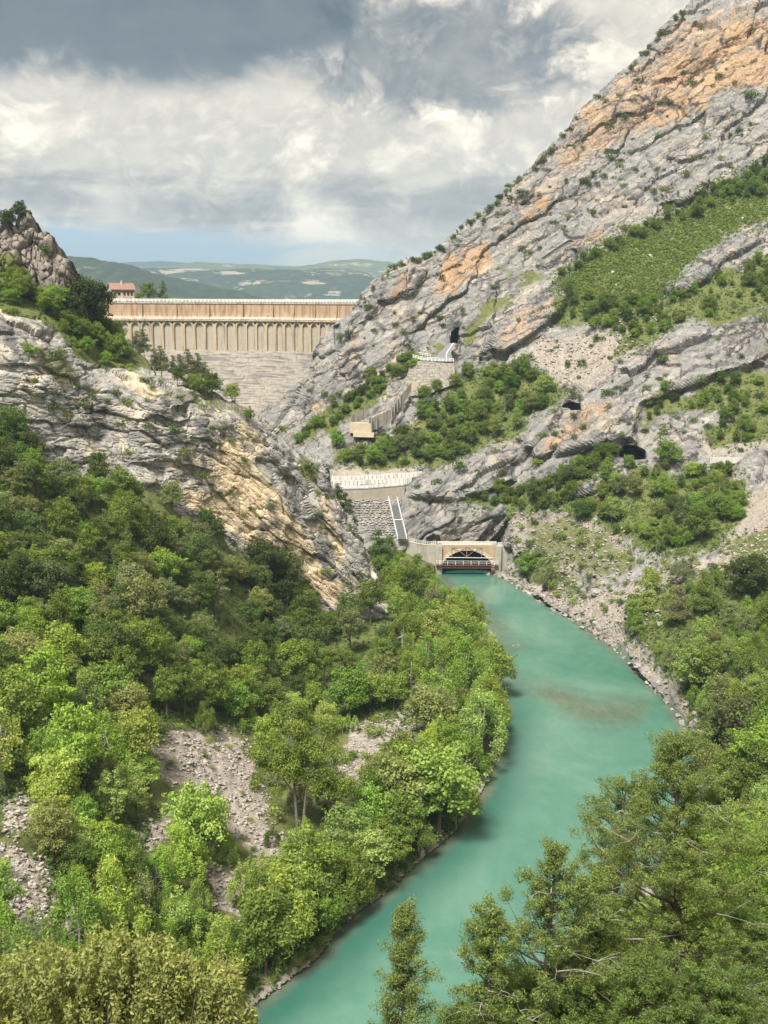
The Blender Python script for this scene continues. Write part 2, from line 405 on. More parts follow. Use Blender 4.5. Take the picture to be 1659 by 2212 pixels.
# ------------------------------------------------------------------ terrain sheets
class Sheet:
    def __init__(s, ctrl):
        c = np.array([(t[0], t[1], float(adj(t[1], t[2])) if len(t) == 3 else t[2]) for t in ctrl], float); s.c = c[:, :2] / 1000.0; w = 1.0 / c[:, 2]
        s.mu = w.mean(); n = len(c)
        A = np.zeros((n + 3, n + 3)); r = np.hypot(s.c[:, None, 0] - s.c[None, :, 0], s.c[:, None, 1] - s.c[None, :, 1])
        A[:n, :n] = r * r * np.log(r + 1e-9) + np.eye(n) * 2e-4
        A[:n, n] = 1; A[n, :n] = 1; A[:n, n + 1:] = s.c; A[n + 1:, :n] = s.c.T
        s.w = np.linalg.solve(A, np.concatenate([w - s.mu, np.zeros(3)]))
    def Y(s, x, y):
        x = np.asarray(x, float); sh = x.shape; x = x.ravel() / 1000; y = np.asarray(y, float).ravel() / 1000
        n = len(s.c); r = s.w[n] + s.w[n + 1] * x + s.w[n + 2] * y + s.mu
        for i in range(n):
            q = (x - s.c[i, 0]) ** 2 + (y - s.c[i, 1]) ** 2
            r = r + s.w[i] * 0.5 * q * np.log(q + 1e-18)
        return (1.0 / np.maximum(r, 1e-4)).reshape(sh)
    def build(s, name, bbox, poly, step, disp, zones, mat, push=None, edge_noise=4.0, skirt=(14.0, -12.0), smooth=False):
        xs = np.arange(bbox[0], bbox[2], step); ys = np.arange(bbox[1], bbox[3], step)
        gx, gy = np.meshgrid(xs, ys)
        Yd = s.Y(gx, gy)
        if push is not None: Yd = Yd + push(gx, gy)
        p = PY(gx, gy, Yd)
        sdm = poly_sd(gx, gy, poly)
        en = fbm(np.stack([gx.ravel() / 22, gy.ravel() / 22, np.zeros(gx.size)], -1), 4, 5).reshape(gx.shape) - 0.5
        mask = sdm + en * edge_noise * 2.5 > 0
        du = np.gradient(p, axis=1); dv = np.gradient(p, axis=0)
        nr = np.cross(dv, du); nr /= np.linalg.norm(nr, axis=-1, keepdims=True) + 1e-9
        flip = ((CAM - p) * nr).sum(-1) < 0; nr[flip] *= -1
        keep = mask.ravel(); ids = -np.ones(gx.size, np.int64)
        vm = np.zeros_like(mask); q = mask[:-1, :-1] & mask[1:, :-1] & mask[:-1, 1:] & mask[1:, 1:]
        vm[:-1, :-1] |= q; vm[1:, :-1] |= q; vm[:-1, 1:] |= q; vm[1:, 1:] |= q
        sel = vm.ravel(); ids[sel] = np.arange(sel.sum()); idg = ids.reshape(gx.shape)
        P = p.reshape(-1, 3)[sel]; N = nr.reshape(-1, 3)[sel]; fx = gx.ravel()[sel]; fy = gy.ravel()[sel]
        Zc = zones(fx, fy, P)
        D = disp(P, fx, fy, Zc)
        V = P + N * D[:, None]
        a, b_, c, d = idg[:-1, :-1][q], idg[:-1, 1:][q], idg[1:, 1:][q], idg[1:, :-1][q]
        quads = np.stack([a, d, c, b_], -1)
        # turn the sheet's rim away from the viewer so that it has thickness
        ed = np.concatenate([quads[:, [0, 1]], quads[:, [1, 2]], quads[:, [2, 3]], quads[:, [3, 0]]])
        key = np.sort(ed, 1); kk = key[:, 0] * (len(V) + 1) + key[:, 1]
        _, inv, cnt = np.unique(kk, return_inverse=True, return_counts=True)
        be = ed[cnt[inv] == 1]; bv = np.unique(be); m = -np.ones(len(V), np.int64); m[bv] = np.arange(len(bv))
        allV = [V]; allZ = [Zc]; prev = lambda i: i; base = len(V)
        rings = []
        for r_i, t in enumerate((0.12, 0.45, 1.0, 2.2)):
            off = np.stack([np.zeros(len(bv)), np.full(len(bv), skirt[0] * t), np.full(len(bv), skirt[1] * t * t)], -1)
            jit = (nrg.random((len(bv), 3)) - 0.5) * 1.2 * t
            allV.append(V[bv] + off + jit); allZ.append(Zc[bv]); rings.append(base + len(bv) * r_i)
        sq = []
        for r_i in range(4):
            lo = (lambda v, r=r_i: v if r == 0 else rings[r - 1] + m[v]); hi = rings[r_i]
            sq.append(np.stack([lo(be[:, 1]), lo(be[:, 0]), hi + m[be[:, 0]], hi + m[be[:, 1]]], -1))
        VV = np.concatenate(allV); ZZ = np.concatenate(allZ)
        me = np_mesh(name, VV, np.concatenate([quads] + sq), cols=ZZ.astype(np.float32), smooth=smooth)
        s.V, s.idg, s.x0, s.y0, s.step, s.N = V, idg, bbox[0], bbox[1], step, N
        return link(name, me, mat, kind='structure')
    def near(s, x, y):
        for d in (0, 3, 6, 10, 16, 24, 34):
            for a in ((0, 0), (d, 0), (-d, 0), (0, d), (0, -d)):
                p = s.at(x + a[0], y + a[1])
                if p is not None: return p
    def at(s, x, y):
        i = int(round((x - s.x0) / s.step)); j = int(round((y - s.y0) / s.step))
        if 0 <= j < s.idg.shape[0] and 0 <= i < s.idg.shape[1] and s.idg[j, i] >= 0: return s.V[s.idg[j, i]]
        return None

def bed_frame(strike, dip):
    """rows: along strike, down dip, across the beds"""
    st = math.radians(strike); dp = math.radians(dip)
    a = np.array([math.cos(st), math.sin(st), 0]); h = np.array([-math.sin(st), math.cos(st), 0])
    b_ = h * math.cos(dp) + np.array([0, 0, -math.sin(dp)]); n_ = np.cross(a, b_)
    return np.stack([a, b_, n_])
def bed_trace(t, h):
    """bedding plane that holds the outcrop trace t and runs into the hill along h"""
    t = np.array(t, float); t /= np.linalg.norm(t); h = np.array(h, float); h -= t * (h @ t); h /= np.linalg.norm(h)
    return np.stack([t, h, np.cross(t, h)])
def blocky(P, R, cell, amp, crack, seed, warp=1.2):
    w = np.stack([fbm(P / 9.0 + 31 * i, 3, seed + 9 + i) - 0.5 for i in range(3)], -1) * warp * 2
    q = ((P + w) @ R.T) / np.array(cell)
    f1, f2, cr = worley(q, seed)
    return (cr - 0.5) * 2 * amp - crack * np.exp(-(f2 - f1) / 0.09)

def zone_from(fx, fy, P, polys, feather, wob=16, seed=3):
    nz = (fbm(P / 6.0, 5, seed, 0.6) - 0.5) * 2.6 * wob
    z = np.zeros(len(fx))
    for pl in polys:
        amt = 1.0
        if isinstance(pl, tuple) and len(pl) == 2 and isinstance(pl[0], float): amt, pl = pl
        x0 = min(t[0] for t in pl) - 60; x1 = max(t[0] for t in pl) + 60; y0 = min(t[1] for t in pl) - 60; y1 = max(t[1] for t in pl) + 60
        m = (fx > x0) & (fx < x1) & (fy > y0) & (fy < y1)
        if m.any(): z[m] = np.maximum(z[m], amt * sst(-feather, feather, poly_sd(fx[m], fy[m], pl) + nz[m]))
    return z

# ------------------------------------------------------------------ right mountainside
RB = [(1055, 1237), (1100, 1251), (1150, 1286), (1200, 1316), (1250, 1346), (1290, 1376), (1340, 1411), (1385, 1456), (1430, 1502),
      (1465, 1542), (1490, 1592), (1512, 1640), (1525, 1710), (1500, 1800), (1450, 1870), (1350, 1970), (1250, 2070), (1100, 2220), (1000, 2330)]
ctrl = [(x, y, yofz(x, y, 0.15), 0) for x, y in RB] + [(x + 26, y - 10, yofz(x + 26, y - 10, 2.2), 0) for x, y in RB[1:10]]
ctrl += [(1640, 1500, 222), (1640, 1380, 246), (1640, 1250, 273), (1640, 1120, 303), (1640, 1000, 328), (1640, 820, 357), (1640, 640, 386), (1640, 480, 411), (1640, 330, 430), (1640, 160, 448),
         (1640, 0, 464), (1760, 1500, 205), (1760, 1000, 318), (1760, 500, 405), (1760, 0, 460),
         (1640, 1700, 180), (1640, 1900, 148), (1640, 2200, 118), (1760, 1900, 135),
         (1480, 1250, 290), (1480, 1050, 333), (1480, 850, 363), (1480, 640, 393), (1480, 430, 423), (1480, 200, 446), (1480, 20, 462),
         (1300, 1200, 320), (1300, 1080, 340), (1300, 1000, 348), (1300, 850, 374), (1300, 700, 393), (1300, 560, 412), (1300, 400, 429), (1300, 180, 447),
         (1130, 1190, 351), (1100, 1050, 366), (1100, 900, 387), (1100, 750, 403), (1100, 600, 419), (1100, 400, 432),
         (960, 1130, 366), (900, 1030, 374), (900, 900, 389), (900, 780, 403), (900, 650, 416), (900, 540, 424),
         (860, 1165, 366), (780, 1150, 368), (750, 1060, 371.2), (800, 1064, 370.4), (862, 1062, 371.0), (725, 1066, 371.2), (930, 850, 396.0), (890, 850, 396.6), (750, 960, 386), (750, 860, 399), (750, 760, 402), (750, 660, 415),
         (650, 1100, 374), (620, 900, 413), (560, 1000, 400), (1060, 1180, 366), (960, 1190, 369), (1010, 1178, 371)]
A = Sheet(ctrl)
polyA = [(1600, -135), (1540, -50), (1478, 18), (1440, 55), (1400, 92), (1365, 128), (1330, 158), (1290, 200), (1262, 222), (1247, 240), (1225, 272), (1190, 316), (1150, 350), (1110, 386), (1085, 412), (1060, 444), (1030, 462),
         (1000, 484), (970, 508), (930, 544), (905, 552), (880, 556), (842, 575), (813, 602), (786, 634), (757, 662), (730, 690), (708, 706), (688, 738), (672, 765), (655, 805), (620, 845), (585, 872), (540, 900),
         (540, 1180), (700, 1200), (800, 1215), (880, 1215), (930, 1240), (946, 1243), (946, 1180), (1072, 1180), (1072, 1232)] + RB[1:] + [(960, 2420), (1860, 2420), (1860, -120)]
orangeA = [(0.5, [(1190, 330), (1250, 240), (1330, 165), (1480, 40), (1660, 10), (1660, 60), (1500, 150), (1400, 280), (1300, 330), (1200, 400)]), (0.36, [(1100, 440), (1190, 330), (1260, 380), (1180, 470), (1060, 560), (1020, 520)]),
           [(1645, 70), (1560, 128), (1480, 190), (1440, 228), (1425, 262), (1500, 240), (1560, 204), (1645, 164)],
           (0.85, [(1400, 190), (1500, 90), (1560, 60), (1645, 20), (1645, 75), (1560, 130), (1480, 190), (1400, 270)]),
           (0.8, [(935, 640), (935, 600), (975, 550), (1060, 515), (1068, 560), (1000, 612), (960, 640)]),
           (0.75, [(1247, 262), (1262, 215), (1292, 228), (1290, 258), (1265, 268)]),
           (0.75, [(1115, 490), (1160, 428), (1182, 438), (1150, 478)]),
           (0.55, [(1195, 560), (1240, 528), (1300, 500), (1345, 478), (1335, 500), (1245, 552)]),
           (0.45, [(1040, 775), (1050, 720), (1110, 660), (1200, 625), (1215, 650), (1150, 730), (1075, 775)]),
           (0.55, [(830, 640), (860, 600), (900, 570), (890, 620), (850, 660)]),
           (0.5, [(740, 780), (760, 730), (790, 700), (780, 760), (750, 830)]), (0.5, [(660, 900), (690, 850), (715, 860), (690, 910)]),
           (0.6, [(1150, 990), (1190, 940), (1260, 880), (1330, 870), (1300, 910), (1230, 960), (1180, 1000)]),
           (0.5, [(1370, 660), (1420, 640), (1410, 655)]), (0.5, [(1470, 400), (1520, 390), (1520, 415), (1480, 425)]),
           (0.5, [(1550, 540), (1640, 495), (1640, 520), (1570, 560)]), (0.5, [(1420, 930), (1470, 925), (1450, 965), (1410, 965)]),
           (0.3, [(1020, 1150), (1050, 1120), (1080, 1110), (1050, 1160)])]
greenA = [[(1200, 605), (1260, 565), (1340, 515), (1450, 470), (1560, 405), (1660, 350), (1660, 470), (1560, 505), (1462, 592), (1425, 640), (1330, 668), (1240, 655)],
          [(1205, 640), (1330, 650), (1440, 640), (1410, 700), (1330, 722), (1280, 696), (1195, 690)],
          [(1445, 640), (1540, 602), (1660, 555), (1660, 665), (1560, 690), (1470, 705), (1380, 752), (1325, 765), (1370, 690)],
          (0.85, [(985, 805), (1060, 790), (1130, 790), (1200, 828), (1215, 855), (1150, 905), (1110, 952), (1050, 965), (985, 1000), (880, 1012), (735, 1002), (725, 965), (790, 955), (870, 925), (945, 872), (965, 835)]),
          [(640, 950), (700, 900), (760, 850), (840, 790), (900, 755), (925, 770), (870, 800), (820, 850), (770, 890), (700, 935), (650, 965)],
          (0.8, [(1180, 1055), (1300, 975), (1335, 985), (1255, 1055), (1220, 1105), (1160, 1115), (1050, 1090), (990, 1085), (1100, 1062)]),
          (0.9, [(1225, 1085), (1300, 1050), (1380, 1005), (1440, 1032), (1570, 1005), (1610, 1050), (1595, 1125), (1560, 1185), (1480, 1200), (1400, 1200), (1330, 1150), (1240, 1120)]),
          [(1450, 890), (1560, 820), (1660, 830), (1660, 960), (1560, 960), (1515, 940), (1590, 878)],
          (0.8, [(1380, 870), (1440, 840), (1490, 870), (1400, 905)]),
          (0.6, [(1100, 1230), (1160, 1180), (1240, 1230), (1245, 1290), (1150, 1262)]),
          (0.8, [(1330, 1350), (1400, 1290), (1500, 1245), (1660, 1262), (1660, 2400), (1100, 2400), (1530, 1760), (1525, 1640), (1480, 1510), (1440, 1455), (1400, 1400)]),
          (0.8, [(1570, 1165), (1660, 1155), (1660, 1270), (1580, 1265)]),
          (0.8, [(940, 760), (975, 742), (960, 770), (930, 775)]), (0.7, [(1000, 740), (1060, 640), (1130, 600), (1160, 600), (1080, 665), (1015, 740)]),
          (0.55, [(1130, 1115), (1230, 1110), (1330, 1150), (1400, 1210), (1350, 1245), (1200, 1225), (1140, 1180)]),
          (0.5, [(1180, 600), (1090, 620), (1060, 570), (1110, 560)])]
screeA = [(0.9, [(1140, 775), (1170, 740), (1330, 700), (1405, 680), (1385, 760), (1260, 835), (1210, 825)]),
          [(850, 955), (895, 900), (960, 862), (1005, 870), (965, 900), (880, 950)], (0.9, [(1000, 870), (1050, 800), (1090, 810), (1030, 880)]),
          [(1180, 1275), (1300, 1280), (1450, 1232), (1540, 1200), (1660, 1125), (1660, 1215), (1520, 1258), (1350, 1340), (1290, 1372)],
          (0.9, [(1100, 1110), (1230, 1105), (1330, 1150), (1360, 1230), (1200, 1235), (1120, 1180)]), [(1300, 1072), (1365, 1078), (1370, 1110), (1310, 1100)],
          [(715, 1005), (780, 1000), (900, 1008), (900, 1022), (720, 1035)], (0.8, [(1060, 1238), (1200, 1300), (1300, 1360), (1440, 1490), (1500, 1580), (1530, 1570), (1400, 1420), (1300, 1330), (1150, 1255)]),
          [(1590, 1060), (1660, 1100), (1660, 1130), (1560, 1190)], (0.7, [(1520, 960), (1660, 940), (1660, 985), (1530, 990)]),
          (0.85, [(1390, 440), (1300, 470), (1400, 445)])]
def widen(pls):
    f = lambda pl: [((1890, y - 60) if x >= 1645 else (x, y)) for x, y in pl]
    return [(pl[0], f(pl[1])) if isinstance(pl, tuple) else f(pl) for pl in pls]
caves = [([(1336, 985), (1338, 972), (1352, 963), (1375, 964), (1392, 974), (1394, 992), (1360, 996)], 16.0), ([(1214, 877), (1228, 868), (1254, 872), (1256, 886), (1234, 888)], 10.0),
         ([(970, 744), (974, 716), (983, 706), (995, 706), (991, 728), (988, 742)], 20.0), ([(921, 1180), (922, 1163), (935, 1154), (950, 1158), (955, 1180)], 3.0),
         ([(1052, 1178), (1075, 1150), (1092, 1122), (1105, 1118), (1098, 1140), (1085, 1172)], 4.5),
         ([(1180, 665), (1240, 640), (1200, 660)], 3.0), ([(1170, 558), (1230, 518), (1242, 522), (1200, 552), (1175, 566)], 1.6), ([(720, 704), (735, 698), (736, 728), (722, 752)], 3.0)]
bulges = [([(915, 1200), (930, 1130), (970, 1100), (1060, 1085), (1100, 1100), (1080, 1130), (1055, 1165), (1040, 1200)], -3.0, 20),
          ([(1040, 760), (1060, 700), (1115, 655), (1205, 625), (1235, 640), (1215, 680), (1150, 735), (1090, 770)], -7.0, 16),
          ([(1480, 190), (1640, 60), (1640, 0), (1500, 60), (1420, 170)], -3.5, 22),
          ([(1440, 640), (1420, 612), (1560, 525), (1660, 470), (1660, 520), (1560, 570), (1500, 625)], -4.0, 14),
          ([(1120, 940), (1200, 860), (1300, 790), (1400, 730), (1520, 690), (1660, 660), (1660, 790), (1520, 830), (1400, 880), (1380, 960), (1300, 965), (1200, 990), (1150, 1010)], -6.0, 22),
          ([(900, 1040), (960, 1010), (1080, 960), (1110, 960), (1120, 1040), (1040, 1075), (960, 1085), (880, 1075)], -4.0, 14),
          ([(1205, 1060), (1280, 1010), (1330, 1010), (1290, 1060), (1220, 1085)], -3.0, 12),
          ([(720, 720), (840, 590), (880, 562), (925, 580), (900, 640), (830, 660), (760, 740)], -3.5, 18),
          ([(1420, 440), (1500, 385), (1530, 385), (1525, 415), (1470, 440)], -4.5, 9),
          ([(870, 830), (885, 785), (975, 787), (980, 810), (905, 818)], -2.0, 10)]
def pushA(gx, gy):
    o = np.zeros(gx.shape)
    for pl, a in caves:
        o = np.maximum(o, a * sst(-1.5, 5.0, poly_sd(gx, gy, pl)))
    for pl, a, f in bulges:
        nz = 0
        o = o + a * sst(-2.0, f, poly_sd(gx, gy, pl))
    return o
RA = bed_trace((0.80, 0.28, 0.50), (0.15, 0.95, 0.10)); RA2 = bed_trace((0.86, 0.3, 0.30), (0.1, 0.95, 0.2))
def dispA(P, fx, fy, Zc):
    veg = np.clip(np.maximum(Zc[:, 1], Zc[:, 2]), 0, 1)
    calm = np.ones(len(fx))
    for pl, a in caves: calm = np.minimum(calm, 1 - 0.75 * sst(-9, -1, poly_sd(fx, fy, pl)))
    d = blocky(P, RA, (34, 17, 7.5), 1.6, 0.9, 41, 4.0) + blocky(P, RA, (9.0, 6.0, 1.9), 0.34, 0.35, 57, 2.0)
    d += (fbm(P / 16.0, 4, 9) - 0.5) * 5.0
    d += (np.abs(fbm(P @ RA.T / np.array([11.0, 8.0, 1.6]), 4, 71) - 0.5) - 0.1) * 0.8 + (fbm(P / 2.2, 3, 77) - 0.5) * 0.8
    soft = (fbm(P / 5.0, 4, 21) - 0.5) * 1.6 + (fbm(P / 1.3, 3, 22) - 0.5) * 1.0
    calm = np.minimum(calm, 1 - 0.7 * sst(-8, 8, poly_sd(fx, fy, [(700, 1010), (905, 1010), (885, 1060), (880, 1120), (885, 1172), (840, 1175), (760, 1130), (710, 1070)])))
    calm = np.minimum(calm, 1 - 0.6 * sst(-8, 8, poly_sd(fx, fy, [(860, 850), (885, 770), (940, 735), (968, 740), (985, 745), (990, 790), (980, 830)])))
    return (d * (1 - 0.85 * veg) + soft * veg) * calm
def zonesA(fx, fy, P):
    z = np.zeros((len(fx), 3))
    z[:, 0] = zone_from(fx, fy, P, widen(orangeA), 30, 26, 31)
    z[:, 1] = zone_from(fx, fy, P, widen(greenA), 22, 30, 33)
    z[:, 2] = zone_from(fx, fy, P, widen(screeA), 14, 22, 35)
    return z
mountain = A.build('mountainside', (520, -130, 1870, 2420), polyA, 2.55, dispA, zonesA, M_mount, push=pushA)

# ------------------------------------------------------------------ left bank and forest floor
LB = [(960, 1246), (1000, 1300), (1030, 1345), (1062, 1400), (1085, 1480), (1085, 1560), (1075, 1640), (1050, 1700), (985, 1797), (900, 1868), (820, 1940), (742, 1995), (690, 2068), (600, 2135), (540, 2180), (470, 2240), (380, 2330)]
ctrl = [(x, y, yofz(x, y, 0.2), 0) for x, y in LB] + [(x - 26, y - 14, yofz(x - 26, y - 14, 1.3), 0) for x, y in LB[4:]]
ctrl += [(60, 1930, 119), (60, 1750, 138), (60, 1550, 161), (60, 1300, 192), (60, 1100, 216), (30, 920, 234), (-120, 1930, 112), (-120, 1500, 162), (-120, 1000, 222),
         (130, 1010, 240), (330, 1040, 252), (400, 1090, 259), (400, 1300, 229), (400, 1450, 205), (400, 1630, 180), (400, 1800, 161), (400, 1960, 147), (400, 2140, 136), (200, 2100, 118), (0, 2240, 88),
         (640, 1290, 286), (640, 1400, 262), (640, 1600, 213), (640, 1800, 175), (640, 1960, 157), (850, 1600, 216), (860, 1760, 187), (790, 1330, 296), (860, 1240, 342), (900, 1400, 263), (940, 1230, 356),
         (480, 1160, 267), (580, 1220, 278), (770, 1180, 352), (200, 1300, 205), (220, 1600, 169), (220, 1800, 149)]
B = Sheet(ctrl)
polyB = [(-160, 880), (30, 880), (130, 980), (330, 1010), (420, 1070), (500, 1140), (600, 1210), (700, 1280), (790, 1300), (800, 1200), (830, 1160), (880, 1170), (935, 1190), (946, 1244)] + LB[1:] + [(300, 2420), (-160, 2420)]
screeB = [[(300, 1590), (440, 1580), (520, 1600), (560, 1680), (590, 1790), (620, 1830), (560, 1870), (500, 1800), (430, 1710), (330, 1660)],
          [(780, 1560), (870, 1545), (930, 1580), (900, 1600), (830, 1610), (780, 1700), (720, 1660)], [(290, 1800), (380, 1740), (420, 1790), (320, 1850)],
          [(0, 1830), (80, 1850), (170, 1960), (150, 2010), (0, 2050)], [(0, 1680), (80, 1720), (120, 1800), (20, 1800)], [(430, 1850), (520, 1900), (530, 1970), (440, 1950)],
          [(1000, 1290), (1045, 1330), (1060, 1385), (1030, 1390), (990, 1330)],
          [(1075, 1560), (1062, 1650), (1000, 1780), (900, 1860), (800, 1940), (700, 2050), (600, 2130), (480, 2230), (540, 2240), (760, 2000), (1000, 1800), (1100, 1640)], [(480, 1700), (600, 1820), (560, 1840), (460, 1730)]]
def zonesB(fx, fy, P):
    z = np.zeros((len(fx), 3)); z[:, 2] = zone_from(fx, fy, P, screeB, 14, 30, 35)
    z[:, 1] = np.clip(1 - z[:, 2] * 1.3, 0, 1); return z
def dispB(P, fx, fy, Zc):
    return ((fbm(P / 8.0, 4, 61) - 0.5) * 1.6 + (fbm(P / 1.1, 4, 62) - 0.5) * 0.9 * (0.3 + Zc[:, 2])) * np.clip(P[:, 2] / 2.0, 0.15, 1)
bank = B.build('hillside', (-165, 860, 1110, 2420), polyB, 3.6, dispB, zonesB, M_mount, edge_noise=1.5, skirt=(4, -5), smooth=True)

# ------------------------------------------------------------------ left cliff
ctrl = [(-100, 900, 226), (30, 930, 231), (130, 1015, 237), (330, 1045, 249), (400, 1095, 256), (480, 1165, 264), (580, 1225, 274), (660, 1295, 283), (790, 1330, 291), (840, 1330, 297),
        (-100, 660, 236), (20, 680, 239), (100, 710, 242), (180, 795, 247), (330, 822, 257), (450, 868, 266), (540, 895, 272), (600, 945, 280), (690, 1005, 291), (715, 1062, 293), (765, 1115, 297), (805, 1195, 300), (832, 1280, 301),
        (250, 930, 249), (420, 980, 260), (560, 1080, 270), (640, 1100, 277), (700, 1200, 284), (760, 1240, 289),
        (20, 560, 262), (140, 640, 262), (230, 700, 270), (330, 785, 272), (-100, 520, 262), (60, 480, 275), (600, 1300, 279), (300, 1130, 243)]
Cs = Sheet(ctrl)
polyC = [(-140, 540), (0, 545), (60, 560), (150, 630), (215, 668), (262, 720), (300, 760), (335, 800), (385, 822), (445, 836), (490, 862), (540, 874), (562, 900), (600, 928), (640, 965), (668, 985), (690, 996), (700, 1010), (704, 1040), (716, 1062),
         (738, 1092), (762, 1112), (775, 1150), (800, 1190), (818, 1230), (832, 1280), (836, 1330), (780, 1360), (640, 1330), (560, 1260), (460, 1190), (380, 1120), (320, 1080), (120, 1050), (20, 960), (-140, 930)]
creamC = [(0.3, [(380, 1000), (450, 930), (560, 940), (640, 1060), (740, 1180), (820, 1330), (640, 1290), (380, 1100)]), (0.25, [(560, 910), (690, 1010), (760, 1120), (820, 1280), (740, 1240), (640, 1080)]), (0.25, [(30, 690), (330, 830), (540, 890), (560, 930), (330, 880), (100, 760)]), [(455, 990), (470, 945), (520, 950), (545, 1010), (600, 1060), (650, 1120), (690, 1200), (735, 1290), (680, 1280), (600, 1220), (500, 1150), (400, 1090), (390, 1060), (460, 1060)],
          (0.6, [(360, 1000), (440, 990), (430, 1015), (360, 1015)]), (0.6, [(690, 1060), (720, 1080), (735, 1140), (760, 1230), (720, 1220), (690, 1120)]), (0.6, [(240, 800), (330, 815), (380, 850), (330, 870), (240, 830)]),
          (0.65, [(560, 1010), (480, 900), (530, 900), (580, 960)]), (0.7, [(720, 1230), (800, 1330), (740, 1330), (690, 1280)])]
greenC = [[(-140, 540), (0, 545), (60, 560), (150, 630), (215, 668), (262, 720), (300, 760), (335, 800), (240, 800), (170, 775), (110, 700), (20, 670), (-140, 660)], (0.55, [(80, 760), (130, 740), (170, 800), (130, 850), (80, 800)]),
          (0.5, [(350, 830), (440, 850), (540, 880), (560, 905), (450, 890), (380, 870)]), (0.6, [(640, 960), (690, 1010), (690, 1060), (650, 1030)])]
def pushC(gx, gy):
    o = np.zeros(gx.shape)
    for pl, a, f in [([(430, 1160), (470, 960), (540, 1000), (610, 1080), (700, 1230), (640, 1260)], 1.2, 30), ([(540, 880), (600, 930), (690, 1000), (765, 1115), (830, 1280), (790, 1290), (720, 1170), (640, 1060), (570, 980)], -3.0, 26),
                     ([(375, 880), (410, 870), (405, 900), (380, 905)], 2.5, 8), ([(668, 1010), (675, 992), (700, 995), (712, 1062), (690, 1060)], -2.0, 8), ([(280, 1000), (360, 990), (470, 1020), (380, 1060)], 2.0, 12)]:
        o = o + a * sst(-2, f, poly_sd(gx, gy, pl))
    return o
RC = bed_trace((0.92, 0.3, -0.24), (-0.2, 0.9, 0.15)); RC2 = bed_trace((0.64, 0.28, -0.71), (-0.2, 0.9, 0.1))
def dispC(P, fx, fy, Zc):
    g = np.clip(Zc[:, 1], 0, 1)
    w = sst(330, 560, fx + (fy - 1000) * 0.3)
    f = lambda R_: blocky(P, R_, (11.0, 5.0, 2.3), 0.85, 0.75, 141, 2.0) + blocky(P, R_, (3.6, 2.4, 0.75), 0.22, 0.26, 157, 0.8)
    d = f(RC) * (1 - w) + f(RC2) * w
    d += (fbm(P / 10.0, 3, 109) - 0.5) * 4.2 + (np.abs(fbm(P @ RC2.T / np.array([7.0, 7.0, 1.1]), 3, 171) - 0.5) - 0.1) * 0.7
    return d * (1 - 0.75 * g)
def zonesC(fx, fy, P):
    z = np.zeros((len(fx), 3)); z[:, 0] = zone_from(fx, fy, P, creamC, 20, 16, 131); z[:, 1] = zone_from(fx, fy, P, greenC, 12, 12, 133); return z
cliff = Cs.build('cliff', (-150, 530, 850, 1365), polyC, 2.3, dispC, zonesC, M_cliff, push=pushC, edge_noise=3.5, skirt=(9.0, -9.0))

# rock tower above the left terrace
ctrl = [(-100, 450, 258), (20, 470, 258), (70, 470, 257), (110, 520, 258), (145, 560, 262), (20, 600, 254), (100, 620, 255), (145, 640, 260), (-100, 600, 252), (60, 560, 254)]
Ts = Sheet(ctrl)
polyT = [(-140, 470), (22, 474), (40, 466), (62, 462), (74, 478), (78, 502), (98, 500), (108, 510), (122, 514), (128, 524), (138, 534), (144, 560), (148, 600), (146, 632), (120, 660), (-140, 650)]
def dispT(P, fx, fy, Zc):
    R_ = bed_frame(20, 80)
    return blocky(P, R_, (3.4, 13.0, 3.0), 1.3, 1.8, 241, 1.0) + blocky(P, R_, (1.5, 4.5, 1.4), 0.45, 0.7, 257, 0.6) + (fbm(P / 7.0, 3, 209) - 0.5) * 2.5
def zonesT(fx, fy, P):
    z = np.zeros((len(fx), 3)); z[:, 1] = zone_from(fx, fy, P, [(0.6, [(90, 520), (110, 530), (112, 560), (95, 555)]), (0.6, [(-100, 560), (30, 545), (60, 570), (30, 600), (-100, 600)])], 6, 6, 5); return z
tower = Ts.build('crag', (-150, 440, 160, 670), polyT, 1.5, dispT, zonesT, M_crag, edge_noise=3.0, skirt=(3.0, -1.0))

# slope under the viewpoint
gx, gy = np.meshgrid(np.arange(-75, 96, 1.5), np.arange(-14, 120, 1.5))
z = 81.5 - 0.665 * np.maximum(gy, 0) + 0.05 * np.maximum(gx - 6, 0) + (fbm(np.stack([gx.ravel() / 6, gy.ravel() / 6, gx.ravel() * 0], -1), 4, 3).reshape(gx.shape) - 0.5) * 2.0
V = np.stack([gx, gy, z], -1).reshape(-1, 3); ii = np.arange(gx.size).reshape(gx.shape)
Q = np.stack([ii[:-1, :-1].ravel(), ii[:-1, 1:].ravel(), ii[1:, 1:].ravel(), ii[1:, :-1].ravel()], -1)
link('terrain', np_mesh('terrain', V, Q, cols=np.tile([0, 0.95, 0.1], (len(V), 1)), smooth=True), M_mount, kind='structure')
def near_z(x, y): return 81.5 - 0.665 * max(y, 0) + 0.05 * max(x - 6, 0)

# valley floor reaching the horizon, and the reservoir behind the dam
mb = MB(); mb.quad((-4000, -300, -4.0), (4000, -300, -4.0), (4000, 11000, -4.0), (-4000, 11000, -4.0))
mb.obj('ground', plain('distant_soil', (0.09, 0.10, 0.05), 0.95, 0.4, 0.01), kind='structure')

